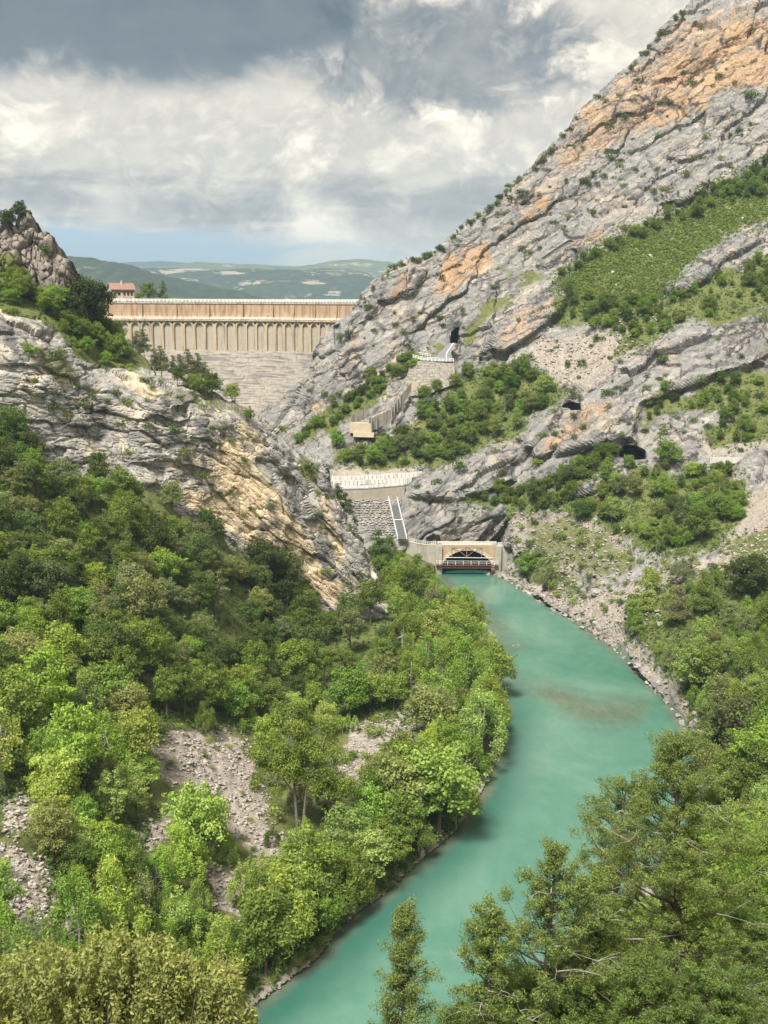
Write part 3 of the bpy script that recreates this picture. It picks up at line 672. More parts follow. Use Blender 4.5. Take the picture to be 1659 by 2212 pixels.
# ------------------------------------------------------------------ river
def fan(n):
    m, nn, b_, o = new_mat('river_water'); P = wpos(nn)
    at = nn.nodes.new('ShaderNodeAttribute'); at.attribute_name = 'zone'
    zs = nn.nodes.new('ShaderNodeSeparateColor'); nn.links.new(at.outputs['Color'], zs.inputs[0])
    sh = S(nn, zs.outputs[0]); deep = S(nn, zs.outputs[1])  # deep: dark bank reflection and tunnel shade painted in, not water depth
    a = noise(nn, P, 0.028, 6, 0.6, 0.8); f = noise(nn, P, 0.5, 6, 0.7, stretch=(1.0, 0.45, 1))
    c = ramp(nn, (a * 0.8 + f * 0.2).cl(), [(0.3, (0.046, 0.148, 0.106)), (0.5, (0.094, 0.202, 0.150)), (0.68, (0.155, 0.252, 0.202))])
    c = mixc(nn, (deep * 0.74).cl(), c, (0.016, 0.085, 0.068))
    bed = ramp(nn, f, [(0.35, (0.065, 0.080, 0.050)), (0.65, (0.15, 0.135, 0.092))])
    c = mixc(nn, (sh + (f - 0.5) * 0.5 * sh).cl(), c, bed)
    nn.links.new(c, b_.inputs['Base Color']); b_.inputs['Roughness'].default_value = 0.05; b_.inputs['IOR'].default_value = 1.33
    w1 = noise(nn, P, 1.6, 6, 0.7, 0.6, stretch=(1, 0.55, 1)); w2 = noise(nn, P, 0.16, 4, 0.6)
    bump(nn, b_, w1 * 0.5 + w2 * 0.6, 0.16, 0.35)
    return m
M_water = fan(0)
gx, gy = np.meshgrid(np.arange(-60, 130, 1.4), np.arange(95, 402, 1.4))
V = np.stack([gx, gy, np.zeros(gx.shape)], -1).reshape(-1, 3); ii = np.arange(gx.size).reshape(gx.shape)
Q = np.stack([ii[:-1, :-1].ravel(), ii[:-1, 1:].ravel(), ii[1:, 1:].ravel(), ii[1:, :-1].ravel()], -1)
pp = project(V); fx, fy = pp[:, 0], pp[:, 1]
nz = (fbm(V / 9.0, 4, 5) - 0.5) * 2
zc = np.zeros((len(V), 3))
for amt, f, pl in [(0.72, 34, [(1165, 1482), (1230, 1490), (1300, 1515), (1390, 1525), (1360, 1550), (1290, 1565), (1230, 1545), (1185, 1510)]),
                   (0.5, 26, [(1000, 1290), (1040, 1280), (1075, 1340), (1110, 1400), (1130, 1400), (1080, 1440), (1060, 1400), (1020, 1340)]),
                   (0.3, 26, [(1100, 1455), (1140, 1470), (1200, 1500), (1170, 1510), (1110, 1490)])]:
    zc[:, 0] = np.maximum(zc[:, 0], amt * sst(-f, f * 0.6, poly_sd(fx, fy, pl) + nz * 22))
lbw = PZ(np.array([q[0] for q in LB]), np.array([q[1] for q in LB]), 0.0)[:, :2]; rbw = PZ(np.array([q[0] for q in RB]), np.array([q[1] for q in RB]), 0.0)[:, :2]
dl = line_d(V[:, 0], V[:, 1], lbw); dr = line_d(V[:, 0], V[:, 1], rbw)
zc[:, 0] = np.maximum(zc[:, 0], 0.7 * sst(2.6, 0.4, dl + nz * 1.0)); zc[:, 0] = np.maximum(zc[:, 0], 0.7 * sst(3.0, 0.4, dr + nz * 1.0))
zc[:, 1] = sst(11, 2.0, dl) * sst(280, 210, V[:, 1])  # dark tree reflection along the left bank, painted into the water colour
PYW = float(PN(1008, 1237, 362)[1]); zc[:, 1] = np.maximum(zc[:, 1], 1.35 * sst(PYW - 7, PYW + 0.5, V[:, 1]))  # tunnel shade painted into the water inside and just before the mouth
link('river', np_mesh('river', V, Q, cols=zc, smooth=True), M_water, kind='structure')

# ------------------------------------------------------------------ hills beyond the reservoir
def hill_mat(name, greens, field, famt, pale):
    m, n, b_, o = new_mat(name); P = wpos(n)
    a = noise(n, P, 0.004, 6, 0.62); f = noise(n, P, 0.03, 6, 0.7); g = noise(n, P, 0.0026, 4, 0.55, 0.4, stretch=(1, 2.5, 3))
    c = ramp(n, (f * 0.75 + a * 0.25).cl(), [(0.36, greens[0]), (0.62, greens[1])])
    c = mixc(n, (g + (f - 0.5) * 0.35).sstep(famt, famt + 0.06), c, field)
    c = mixc(n, (noise(n, P, 0.006, 5, 0.6, stretch=(1, 1, 4)) + (f - 0.5) * 0.3).sstep(pale, pale + 0.05), c, (0.36, 0.30, 0.22))
    n.links.new(c, b_.inputs['Base Color']); b_.inputs['Roughness'].default_value = 1.0; b_.inputs['Specular IOR Level'].default_value = 0.05
    bump(n, b_, f, 1.0, 12.0)
    return m
def hill(name, Yd, prof, depth, mat, seed, rough):
    pxs = np.array([q[0] for q in prof], float); pys = np.array([q[1] for q in prof], float)
    n = 260; m_ = 44; u = np.linspace(pxs[0], pxs[-1], n); ty = np.interp(u, pxs, pys)
    top = PY(u, ty, np.full(n, Yd))
    rows = []
    for j in range(m_):
        t = j / (m_ - 1)                                  # 0 front foot, 0.8 crest, 1 behind
        zz = top[:, 2] * (np.sin(min(t / 0.8, 1) * math.pi / 2) ** 1.15 if t <= 0.8 else 1 - (t - 0.8) * 1.2)
        yy = Yd - depth * (0.8 - t)
        p = np.stack([top[:, 0] * (yy / Yd) ** 0.5, np.full(n, yy), zz], -1)
        gz = (fbm(p * np.array([1, 1, 0]) / (depth * 0.16), 5, seed) - 0.5) * depth * rough * min(1, abs(0.8 - t) * 5)
        p[:, 2] += gz + (fbm(p / 30.0, 3, seed + 4) - 0.5) * 9 * (1.0 if t < 0.98 else 0)
        rows.append(p)
    V = np.concatenate(rows); ii = np.arange(n * m_).reshape(m_, n)
    Q = np.stack([ii[:-1, :-1].ravel(), ii[:-1, 1:].ravel(), ii[1:, 1:].ravel(), ii[1:, :-1].ravel()], -1)
    return link(name, np_mesh(name, V, Q, smooth=True), mat, kind='structure')
Hf = hill_mat('forest_hill', ((0.012, 0.022, 0.010), (0.045, 0.065, 0.025)), (0.14, 0.16, 0.06), 0.66, 0.66)
Hg = hill_mat('meadow_hill', ((0.05, 0.075, 0.025), (0.13, 0.16, 0.05)), (0.24, 0.21, 0.12), 0.60, 0.62)
Hm = hill_mat('hill_with_bluffs', ((0.014, 0.026, 0.012), (0.05, 0.07, 0.03)), (0.16, 0.17, 0.08), 0.60, 0.585)
hill('hills', 3600, [(-300, 566), (100, 560), (145, 557), (190, 558), (240, 565), (290, 574), (330, 590), (400, 606), (470, 622), (560, 642), (700, 668), (1000, 690)], 900, Hf, 3, 0.09)
hill('hills', 5400, [(-300, 600), (150, 600), (250, 590), (330, 580), (400, 580), (480, 584), (560, 582), (640, 588), (700, 580), (770, 583), (795, 590), (815, 606), (850, 625), (1000, 650), (1300, 650)], 1300, Hm, 8, 0.07)
hill('hills', 7400, [(-300, 585), (200, 580), (310, 576), (380, 576), (430, 568), (480, 570), (560, 572), (640, 577), (680, 573), (720, 564), (780, 561), (830, 566), (900, 575), (1200, 590)], 1500, Hg, 13, 0.05)
hill('hills', 9300, [(-400, 570), (200, 572), (300, 567), (350, 565), (385, 568), (500, 575), (600, 580), (1200, 585)], 2400, Hf, 17, 0.03)

# ------------------------------------------------------------------ dam
M_dam_up = streaked('dam_wall_cream', (0.326, 0.226, 0.141), (0.429, 0.322, 0.215), (0.222, 0.130, 0.074), 0.75, 0.08, 1.0, 0.44, 0.62)
M_dam_lip = plain('dam_lip_ochre', (0.326, 0.200, 0.111), 0.9, 0.3, 0.6)
M_dam_pil = streaked('dam_pilaster', (0.340, 0.274, 0.185), (0.444, 0.370, 0.266), (0.148, 0.111, 0.089), 0.75, 0.05, 1.3, 0.47, 0.64)
M_dam_niche = streaked('dam_niche', (0.311, 0.274, 0.215), (0.400, 0.355, 0.281), (0.178, 0.141, 0.111), 0.5, 0.06, 1.1, 0.52, 0.72)
M_course = streaked('dam_masonry', (0.22, 0.20, 0.182), (0.42, 0.37, 0.30), (0.13, 0.12, 0.122), 0.7, 9.0, 0.13, 0.47, 0.60)
M_joint = plain('dark_joint', (0.07, 0.05, 0.045), 0.9, 0.3)

dx = [150, 241, 314, 387, 457, 529, 593, 638, 683, 729, 775, 820]
dY = [466, 466, 466, 466, 466, 464, 461, 456, 450, 444, 438, 432]
cpt = np.array([[(x - 829.5) * y / F, y] for x, y in zip(dx, dY)])
cum = np.concatenate([[0], np.cumsum(np.hypot(*np.diff(cpt, axis=0).T))])
def arc(sv):
    x = float(np.interp(sv, cum, cpt[:, 0])); y = float(np.interp(sv, cum, cpt[:, 1]))
    e = 3.0; a = np.array([np.interp(sv - e, cum, cpt[:, 0]), np.interp(sv - e, cum, cpt[:, 1])]); b_ = np.array([np.interp(sv + e, cum, cpt[:, 0]), np.interp(sv + e, cum, cpt[:, 1])])
    t = (b_ - a) / (np.linalg.norm(b_ - a) + 1e-9); return np.array([x, y]), np.array([t[1], -t[0]])   # point, outward normal (towards the valley)
def AP(sv, out, z):
    p, n_ = arc(sv); p = p + n_ * out; return (p[0], p[1], z)
zc_ = 85.9
dam = thing('dam', 'tall cream concrete dam closing the valley beyond the left cliff', 'dam', AP(cum[5], 0, 40))
dl0 = Vector(dam.location)
def D(mb, name, mat, **kw):
    mb.v = [(x - dl0.x, y - dl0.y, z - dl0.z) for x, y, z in mb.v]
    return mb.obj(name, mat, dam, **kw)
prof = [(0.0, zc_ - 0.9), (0.0, zc_ - 4.5), (0.12, zc_ - 5.6), (0.45, zc_ - 6.5), (1.0, zc_ - 7.1)]
for i in range(len(cum) - 1):
    s0, s1 = cum[i] + 0.10, cum[i + 1] - 0.10; mb = MB(); n = 6
    for j in range(n):
        a, b_ = s0 + (s1 - s0) * j / n, s0 + (s1 - s0) * (j + 1) / n
        for (o0, z0), (o1, z1) in zip(prof[:-1], prof[1:]):
            mb.quad(AP(a, o1, z1), AP(b_, o1, z1), AP(b_, o0, z0), AP(a, o0, z0))
    mb.quad(AP(s0, 1.0, prof[-1][1]), AP(s0, -1.5, prof[-1][1]), AP(s0, -1.5, zc_), AP(s0, 0, zc_)); mb.quad(AP(s1, 1.0, prof[-1][1]), AP(s1, 0, zc_), AP(s1, -1.5, zc_), AP(s1, -1.5, prof[-1][1]))
    D(mb, 'wall_panel', M_dam_up)
    mb = MB(); mb.hexa([AP(s1 - 0.02, -0.8, zc_ - 7), AP(s1 + 0.22, -0.8, zc_ - 7), AP(s1 + 0.22, -0.35, zc_ - 7), AP(s1 - 0.02, -0.35, zc_ - 7)] + [AP(s1 - 0.02, -0.8, zc_ - 0.9), AP(s1 + 0.22, -0.8, zc_ - 0.9), AP(s1 + 0.22, -0.35, zc_ - 0.9), AP(s1 - 0.02, -0.35, zc_ - 0.9)])
    D(mb, 'joint', M_joint)
    mb = MB(); dzc = [(-6, zc_ - 0.9), (0.28, zc_ - 0.9), (0.28, zc_ - 0.25), (-6, zc_ - 0.25)]
    for j in range(n):
        a, b_ = cum[i] + (cum[i + 1] - cum[i]) * j / n, cum[i] + (cum[i + 1] - cum[i]) * (j + 1) / n
        for k_ in range(4):
            (o0, z0), (o1, z1) = dzc[k_], dzc[(k_ + 1) % 4]; mb.quad(AP(a, o0, z0), AP(b_, o0, z0), AP(b_, o1, z1), AP(a, o1, z1))
    D(mb, 'crest_deck', M_dam_pil)
L = cum[-1]
def rail_run(s0, s1, off, z, h, pitch, mat, rails, th):
    for z_ in rails:
        mb = MB(); m_ = int((s1 - s0) / 4)
        for j in range(m_):
            a, b_ = s0 + (s1 - s0) * j / m_, s0 + (s1 - s0) * (j + 1) / m_
            mb.beam(AP(a, off, z + z_), AP(b_, off, z + z_), th, th * 1.5)
        D(mb, 'rail', mat)
    m_ = int((s1 - s0) / pitch)
    for j in range(m_ + 1):
        p = AP(s0 + (s1 - s0) * j / m_, off, z)
        mb = MB(); mb.beam(p, (p[0], p[1], z + h), th * 1.3, th * 1.3); D(mb, 'post', mat)
rail_run(0, L, 0.12, zc_ - 0.25, 1.15, 1.5, M_white, (0.35, 0.75, 1.12), 0.13)
zw = zc_ - 7.1
mb = MB(); n = 60
for j in range(n):
    a, b_ = L * j / n, L * (j + 1) / n
    q = [(-1.5, zw - 0.55), (1.6, zw - 0.55), (1.6, zw - 0.02), (-1.5, zw - 0.02)]
    for k_ in range(4):
        (o0, z0), (o1, z1) = q[k_], q[(k_ + 1) % 4]; mb.quad(AP(a, o0, z0), AP(b_, o0, z0), AP(b_, o1, z1), AP(a, o1, z1))
D(mb, 'walkway', M_dam_pil)
rail_run(0, L, 1.5, zw - 0.02, 0.95, 2.4, M_white, (0.9, 0.45), 0.10)
# pilasters with round-headed niches between them
zt, zb = zw - 0.55, zc_ - 19.3
pitch = 4.28; nb = int(L / pitch)
for i in range(nb):
    sc_ = (i + 0.5) * pitch; hw = 1.42; r_ = hw
    mb = MB()                                           # arch head plate with a semicircular cut
    top = zt; zs_ = zt - 0.75 - r_; m_ = 10
    for k_ in range(m_):
        a0, a1 = math.pi * k_ / m_, math.pi * (k_ + 1) / m_
        x0, x1 = sc_ - r_ * math.cos(a0), sc_ - r_ * math.cos(a1); y0, y1 = zs_ + r_ * math.sin(a0), zs_ + r_ * math.sin(a1)
        mb.quad(AP(x0, 1.0, y0), AP(x1, 1.0, y1), AP(x1, 1.0, top), AP(x0, 1.0, top))
        mb.quad(AP(x0, 1.0, y0), AP(x0, 0.15, y0), AP(x1, 0.15, y1), AP(x1, 1.0, y1))
    D(mb, 'arch', M_dam_pil)
    mb = MB(); mb.quad(AP(sc_ - hw - 0.2, 0.15, zb - 1), AP(sc_ + hw + 0.2, 0.15, zb - 1), AP(sc_ + hw + 0.2, 0.15, top), AP(sc_ - hw - 0.2, 0.15, top)); D(mb, 'niche', M_dam_niche)
    a, b_ = sc_ + hw, sc_ + pitch - hw
    mb = MB(); mb.hexa([AP(a, 1.0, zb - 1), AP(b_, 1.0, zb - 1), AP(b_, -0.2, zb - 1), AP(a, -0.2, zb - 1), AP(a, 1.0, top), AP(b_, 1.0, top), AP(b_, -0.2, top), AP(a, -0.2, top)])
    D(mb, 'pilaster', M_dam_pil)
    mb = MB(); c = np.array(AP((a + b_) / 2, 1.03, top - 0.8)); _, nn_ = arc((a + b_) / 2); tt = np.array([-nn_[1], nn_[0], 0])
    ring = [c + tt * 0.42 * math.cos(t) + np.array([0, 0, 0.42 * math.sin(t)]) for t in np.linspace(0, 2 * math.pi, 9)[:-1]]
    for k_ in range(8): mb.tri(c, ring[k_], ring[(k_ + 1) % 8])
    D(mb, 'drain_hole', M_dark)  # flat near-black disc, the dark inside of the hole painted on
# battered lower face in irregular masonry courses
zz = zb; row = 0; out = 1.15
while zz > 36:
    hgt = rnd.uniform(0.85, 1.05); mb = MB(); sv = 0.0
    while sv < L:
        w = rnd.uniform(1.6, 5.5); e = min(sv + w, L); p = out + rnd.uniform(-0.12, 0.3); t = zz + rnd.uniform(-0.14, 0.04)
        mb.quad(AP(sv, p + 0.15, zz - hgt), AP(e, p + 0.15, zz - hgt), AP(e, p, t), AP(sv, p, t)); mb.quad(AP(sv, p, t), AP(e, p, t), AP(e, out - 1.5, t + 0.05), AP(sv, out - 1.5, t + 0.05))
        mb.quad(AP(sv, p + 0.15, zz - hgt), AP(sv, p, t), AP(sv, out - 1, t), AP(sv, out - 1, zz - hgt)); mb.quad(AP(e, p, t), AP(e, p + 0.15, zz - hgt), AP(e, out - 1, zz - hgt), AP(e, out - 1, t))
        sv = e
    D(mb, 'masonry_course', M_course); zz -= hgt; out += hgt * 0.66; row += 1

# ------------------------------------------------------------------ house and ground behind the crest
M_plaster = plain('cream_plaster', (0.45, 0.42, 0.35), 0.9, 0.12)
M_tile = plain('red_roof_tile', (0.25, 0.15, 0.115), 0.9, 0.35, 3)
M_shut = plain('maroon_shutter', (0.16, 0.035, 0.035), 0.7, 0.2)
M_glass = plain('dark_window_glass', (0.03, 0.035, 0.04), 0.2, 0.2, 1, 0.5)
hb = PY(262, 646, 500.0); HX, HY, HZ = float(hb[0]), float(hb[1]), 85.4
house = thing('house', 'cream house with red tiled gable roof and maroon shutters beside the dam crest', 'house', (HX, HY, HZ - 1.0))
house.rotation_euler.z = math.radians(24)
def Hs(mb, name, mat, parent=None): return mb.obj(name, mat, parent or house)
W_, Dp, Hh, Rz = 9.6, 8.0, 6.6, 2.3       # long front, depth, eaves height, rise
mb = MB()
x0, x1, y0, y1 = -W_ / 2, W_ / 2, -Dp / 2, Dp / 2
mb.quad((x0, y0, 0), (x1, y0, 0), (x1, y0, Hh), (x0, y0, Hh)); mb.quad((x1, y1, 0), (x0, y1, 0), (x0, y1, Hh), (x1, y1, Hh))
for x_ in (x0, x1): mb.quad((x_, y0, 0), (x_, y1, 0), (x_, y1, Hh), (x_, y0, Hh)); mb.tri((x_, y0, Hh), (x_, y1, Hh), (x_, 0, Hh + Rz))
Hs(mb, 'wall', M_plaster)
for sgn in (-1, 1):
    mb = MB(); e = Dp / 2 + 0.7; zl = Hh - 0.7 * Rz / (Dp / 2)
    mb.hexa([(x0 - .6, sgn * e, zl), (x1 + .6, sgn * e, zl), (x1 + .6, 0, Hh + Rz), (x0 - .6, 0, Hh + Rz), (x0 - .6, sgn * e, zl + .3), (x1 + .6, sgn * e, zl + .3), (x1 + .6, 0, Hh + Rz + .3), (x0 - .6, 0, Hh + Rz + .3)])
    rf = Hs(mb, 'roof', M_tile)
mb = MB(); mb.box((-0.4, -1.4, Hh + Rz - 1.2), (0.4, -0.7, Hh + Rz + 1.1)); mb.box((-0.5, -1.5, Hh + Rz + 1.1), (0.5, -0.6, Hh + Rz + 1.3)); Hs(mb, 'chimney', M_plaster, rf)
mb = MB(); mb.box((x0 - .05, y0 - .06, Hh - 1.05), (x1 + .05, y0 - .003, Hh - 0.75)); Hs(mb, 'cornice', M_shut)
for lev, xs_ in ((3.9, (-3.6, -1.6, 0.6, 2.2, 3.7)), (0.9, (-3.6, -1.6, 1.2, 3.4))):
    for x_ in xs_:
        mb = MB(); mb.box((x_ - .55, y0 - .08, lev), (x_ + .55, y0 - .004, lev + 1.5)); w = Hs(mb, 'window', M_shut)
        mb = MB(); mb.box((x_ - .2, y0 - .11, lev + .1), (x_ + .2, y0 - .082, lev + 1.4)); Hs(mb, 'pane', M_glass, w)
for lev in (0.9, 3.9):
    for y_ in (-2.2, 0.6, 2.6):
        mb = MB(); mb.box((x0 - .08, y_ - .5, lev), (x0 - .004, y_ + .5, lev + 1.5)); w = Hs(mb, 'window', M_shut)
        mb = MB(); mb.box((x0 - .11, y_ - .2, lev + .1), (x0 - .082, y_ + .2, lev + 1.4)); Hs(mb, 'pane', M_glass, w)
mb = MB(); mb.hexa([(0, y0 - 2.0, 2.6), (3.6, y0 - 2.0, 2.6), (3.6, y0 - .01, 3.3), (0, y0 - .01, 3.3), (0, y0 - 2.0, 2.8), (3.6, y0 - 2.0, 2.8), (3.6, y0 - .01, 3.5), (0, y0 - .01, 3.5)]); pr = Hs(mb, 'porch_roof', M_tile)
for x_ in (0.2, 3.4):
    mb = MB(); mb.box((x_ - .12, y0 - 1.9, 0), (x_ + .12, y0 - 1.66, 2.6)); Hs(mb, 'porch_post', M_plaster, pr)
# bank the house stands on and the reservoir behind the dam
mb = MB(); gxs = np.linspace(-175, -70, 24); gys = np.linspace(468, 555, 14)
hv = lambda x, y: 85.0 + (fbm(np.array([[x / 9, y / 9, 0.0]]), 3, 4)[0] - 0.5) * 1.2 - 60 * float(sst(-95, -70, np.array(x))) + 3.5 * float(sst(-135, -165, np.array(x)))
for i in range(23):
    for j in range(13):
        q = [(gxs[i], gys[j]), (gxs[i + 1], gys[j]), (gxs[i + 1], gys[j + 1]), (gxs[i], gys[j + 1])]; mb.quad(*[(a, b_, hv(a, b_)) for a, b_ in q])
me = mb.mesh('abutment'); ca = me.color_attributes.new('zone', 'FLOAT_COLOR', 'POINT'); ca.data.foreach_set('color', np.tile([0, 0.9, 0.1, 1], len(me.vertices)).astype(np.float32))
link('hillside', me, M_mount, kind='structure')
mb = MB(); mb.quad((-1500, 474, 74), (1500, 474, 74), (1500, 1500, 74), (-1500, 1500, 74)); mb.obj('water', plain('reservoir_water', (0.05, 0.16, 0.17), 0.2, 0.1, 0.01, 0.5), kind='structure')

# ------------------------------------------------------------------ tunnel portal over the river
M_portal = streaked('portal_ochre_concrete', (0.311, 0.222, 0.141), (0.414, 0.318, 0.215), (0.192, 0.118, 0.081), 0.45, 0.12, 0.7)
M_wing = streaked('grey_stained_concrete', (0.266, 0.244, 0.207), (0.385, 0.355, 0.303), (0.111, 0.096, 0.089), 0.6, 0.08, 0.9, 0.5, 0.68)
M_vouss = plain('pale_arch_ring', (0.459, 0.400, 0.311), 0.9, 0.2, 1.2)
PYv = float(PN(1008, 1237, 362)[1])
def QP(x, y, o=0.0):
    p = PY(x, y, PYv); return np.array([p[0], PYv - o, p[2]])
pc = QP(1008, 1186); zt_ = QP(1008, 1177.5)[2]; zsp = QP(1008, 1217)[2]; zcr = QP(1008, 1189)[2]
xl, xr = QP(956, 1216)[0], QP(1062, 1216)[0]; xc = (xl + xr) / 2; hw_ = (xr - xl) / 2; rise = zcr - zsp
Rr = (hw_ ** 2 + rise ** 2) / (2 * rise); zo = zcr - Rr; th0 = math.asin(hw_ / Rr)
portal = thing('tunnel_portal', 'ochre concrete arched portal where the river leaves its tunnel', 'tunnel portal', (xc, PYv, 0))
def PT(mb, name, mat, parent=None):
    mb.v = [(x - xc, y - PYv, z) for x, y, z in mb.v]; return mb.obj(name, mat, parent or portal)
xL, xR = QP(946, 1180)[0], QP(1074, 1180)[0]
mb = MB(); m_ = 18; dpt = 1.2
xi0, xi1 = QP(964, 1225)[0], QP(1061, 1225)[0]
for i in range(m_):
    t0, t1 = -th0 + 2 * th0 * i / m_, -th0 + 2 * th0 * (i + 1) / m_
    a = (xc + Rr * math.sin(t0), zo + Rr * math.cos(t0)); b_ = (xc + Rr * math.sin(t1), zo + Rr * math.cos(t1))
    mb.quad((a[0], PYv, a[1]), (b_[0], PYv, b_[1]), (b_[0], PYv, zt_), (a[0], PYv, zt_))
    mb.quad((a[0], PYv, a[1]), (a[0], PYv + dpt, a[1]), (b_[0], PYv + dpt, b_[1]), (b_[0], PYv, b_[1]))
for xa, xb in ((xL, xl), (xr, xR)): mb.hexa([(xa, PYv, -3), (xb, PYv, -3), (xb, PYv + 3, -3), (xa, PYv + 3, -3), (xa, PYv, zt_), (xb, PYv, zt_), (xb, PYv + 3, zt_), (xa, PYv + 3, zt_)])
mb.quad((xL, PYv, zt_), (xR, PYv, zt_), (xR, PYv + 6, zt_), (xL, PYv + 6, zt_))
PT(mb, 'front_wall', M_portal)
for i in range(17):                                                # arch ring stones
    t0, t1 = -th0 + 2 * th0 * (i + 0.06) / 17, -th0 + 2 * th0 * (i + 0.94) / 17
    c = [(xc + r * math.sin(t), zo + r * math.cos(t)) for r, t in ((Rr + 0.02, t0), (Rr + 0.02, t1), (Rr + 1.05, t1), (Rr + 1.05, t0))]
    mb = MB(); mb.hexa([(x, PYv + 0.05, z_) for x, z_ in c] + [(x, PYv - 0.16, z_) for x, z_ in c]); PT(mb, 'arch_stone', M_vouss)
mb = MB(); n = 14                                                 # dark barrel running back into the hill
for j in range(6):
    ya, yb = PYv + dpt + j * 7, PYv + dpt + (j + 1) * 7
    for i in range(n):
        t0, t1 = -th0 + 2 * th0 * i / n, -th0 + 2 * th0 * (i + 1) / n
        a = (xc + Rr * math.sin(t0), zo + Rr * math.cos(t0)); b_ = (xc + Rr * math.sin(t1), zo + Rr * math.cos(t1))
        mb.quad((a[0], ya, a[1]), (b_[0], ya, b_[1]), (b_[0], yb, b_[1]), (a[0], yb, a[1]))
    for x_ in (xl, xr): mb.quad((x_, ya, -3), (x_, yb, -3), (x_, yb, zsp), (x_, ya, zsp))
mb.quad((xl, PYv + 42, -3), (xr, PYv + 42, -3), (xr, PYv + 42, zcr + 1), (xl, PYv + 42, zcr + 1))
PT(mb, 'tunnel_lining', plain('tunnel_shade_black', (0.018, 0.016, 0.015), 0.9, 0.3))  # near-black base colour carries the shade of the tunnel interior
for x_ in (948, 1076):                                            # buttresses each side
    p = QP(x_, 1180); mb = MB(); mb.box((p[0] - 1.0, PYv - 1.1, -3), (p[0] + 1.0, PYv - 0.01, zt_ - 0.15)); PT(mb, 'buttress', M_wing)
# steel footbridge across the mouth
fb = thing('footbridge', 'rusty red steel truss footbridge with white rails under the portal arch', 'footbridge', (xc, PYv - 1.5, QP(1008, 1219)[2]))
fl = Vector(fb.location)
def FBp(mb, name, mat, parent=None):
    mb.v = [(x - fl.x, y - fl.y, z - fl.z) for x, y, z in mb.v]; return mb.obj(name, mat, parent or fb)
za, zb_ = QP(1000, 1218)[2], QP(1000, 1223.5)[2]; xa, xb = QP(941, 1218)[0], QP(1075, 1218)[0]
mb = MB(); mb.box((xa, PYv - 2.2, za), (xb, PYv - 1.5, za + 0.10)); FBp(mb, 'deck', M_rust)
for yy in (PYv - 2.3, PYv - 1.4):
    mb = MB(); mb.beam((xa, yy, za - .06), (xb, yy, za - .06), .16); FBp(mb, 'chord', M_rust); mb = MB(); mb.beam((xa + .8, yy, zb_), (xb - .8, yy, zb_), .16); FBp(mb, 'chord', M_rust)
    n = 22
    for i in range(n):
        u0, u1 = xa + .8 + (xb - xa - 1.6) * i / n, xa + .8 + (xb - xa - 1.6) * (i + 1) / n
        mb = MB(); mb.beam((u0, yy, za - .06 if i % 2 else zb_), (u1, yy, zb_ if i % 2 else za - .06), .08); FBp(mb, 'brace', M_rust)
zr = QP(1000, 1208.5)[2]
for z_ in (zr, (zr * 0.55 + za * 0.45)):
    mb = MB(); mb.beam((xa, PYv - 2.25, z_), (xb, PYv - 2.25, z_), .08); FBp(mb, 'rail', M_white)
for i in range(8):
    u = xa + (xb - xa) * (i + .5) / 8; mb = MB(); mb.beam((u, PYv - 2.25, za + .14), (u, PYv - 2.25, zr), .10); FBp(mb, 'post', M_white)
# hoisting frame of light steel in front of the arch
gf = thing('gantry_frame', 'faded red lattice frame braced across the front of the portal arch', 'steel frame', (xc, PYv - 0.6, QP(1008, 1203)[2])); fl = Vector(gf.location); fb = gf
def gb(a, b_, w, name, mat):
    mb = MB(); mb.beam(QP(a[0], a[1], .45), QP(b_[0], b_[1], .45), w); FBp(mb, name, mat)
gb((962, 1203.5), (1064, 1204.5), .13, 'cross_beam', M_white)
for a, b_ in (((1008, 1178.5), (1008, 1203)), ((976, 1180), (976, 1203)), ((1040, 1180), (1040, 1203)), ((950, 1180), (950, 1217)), ((1073, 1181), (1073, 1217))): gb(a, b_, .15, 'upright', M_rust2)
for a, b_ in (((1008, 1202), (994, 1191)), ((1008, 1202), (1021, 1192)), ((976, 1180), (990, 1190)), ((1008, 1180), (990, 1190)), ((1008, 1180), (1026, 1190)), ((1040, 1180), (1026, 1190)), ((976, 1180), (1040, 1180))): gb(a, b_, .11, 'brace', M_rust2)

def railing(name, label, pts, posts, h, mat, th=0.1, rails=(1.0, 0.55), group=None):
    """posts and rails following a 3D line"""
    pts = [np.array(p, float) for p in pts]; t = thing(name, label, 'railing', pts[len(pts) // 2], group); c = np.array(t.location)
    seg = [np.linalg.norm(b_ - a) for a, b_ in zip(pts[:-1], pts[1:])]; cu = np.concatenate([[0], np.cumsum(seg)])
    f = lambda u: np.array([np.interp(u, cu, [p[i] for p in pts]) for i in range(3)])
    for r in rails:
        mb = MB()
        for a, b_ in zip(pts[:-1], pts[1:]): mb.beam(a - c + [0, 0, h * r], b_ - c + [0, 0, h * r], th, th * 1.3)
        mb.obj('rail', mat, t)
    for i in range(posts):
        p = f(cu[-1] * i / (posts - 1)) - c; mb = MB(); mb.beam(p, p + [0, 0, h], th * 1.2); mb.obj('post', mat, t)
    return t
zr_ = zt_ + 0.02
railing('railing', 'white two-bar railing along the top of the ochre portal arch', [(QP(947, 1177)[0], PYv + .2, zr_), (QP(1072, 1177)[0], PYv + .2, zr_)], 17, 1.1, M_white, 0.10, (1.0, 0.5, 0.1))
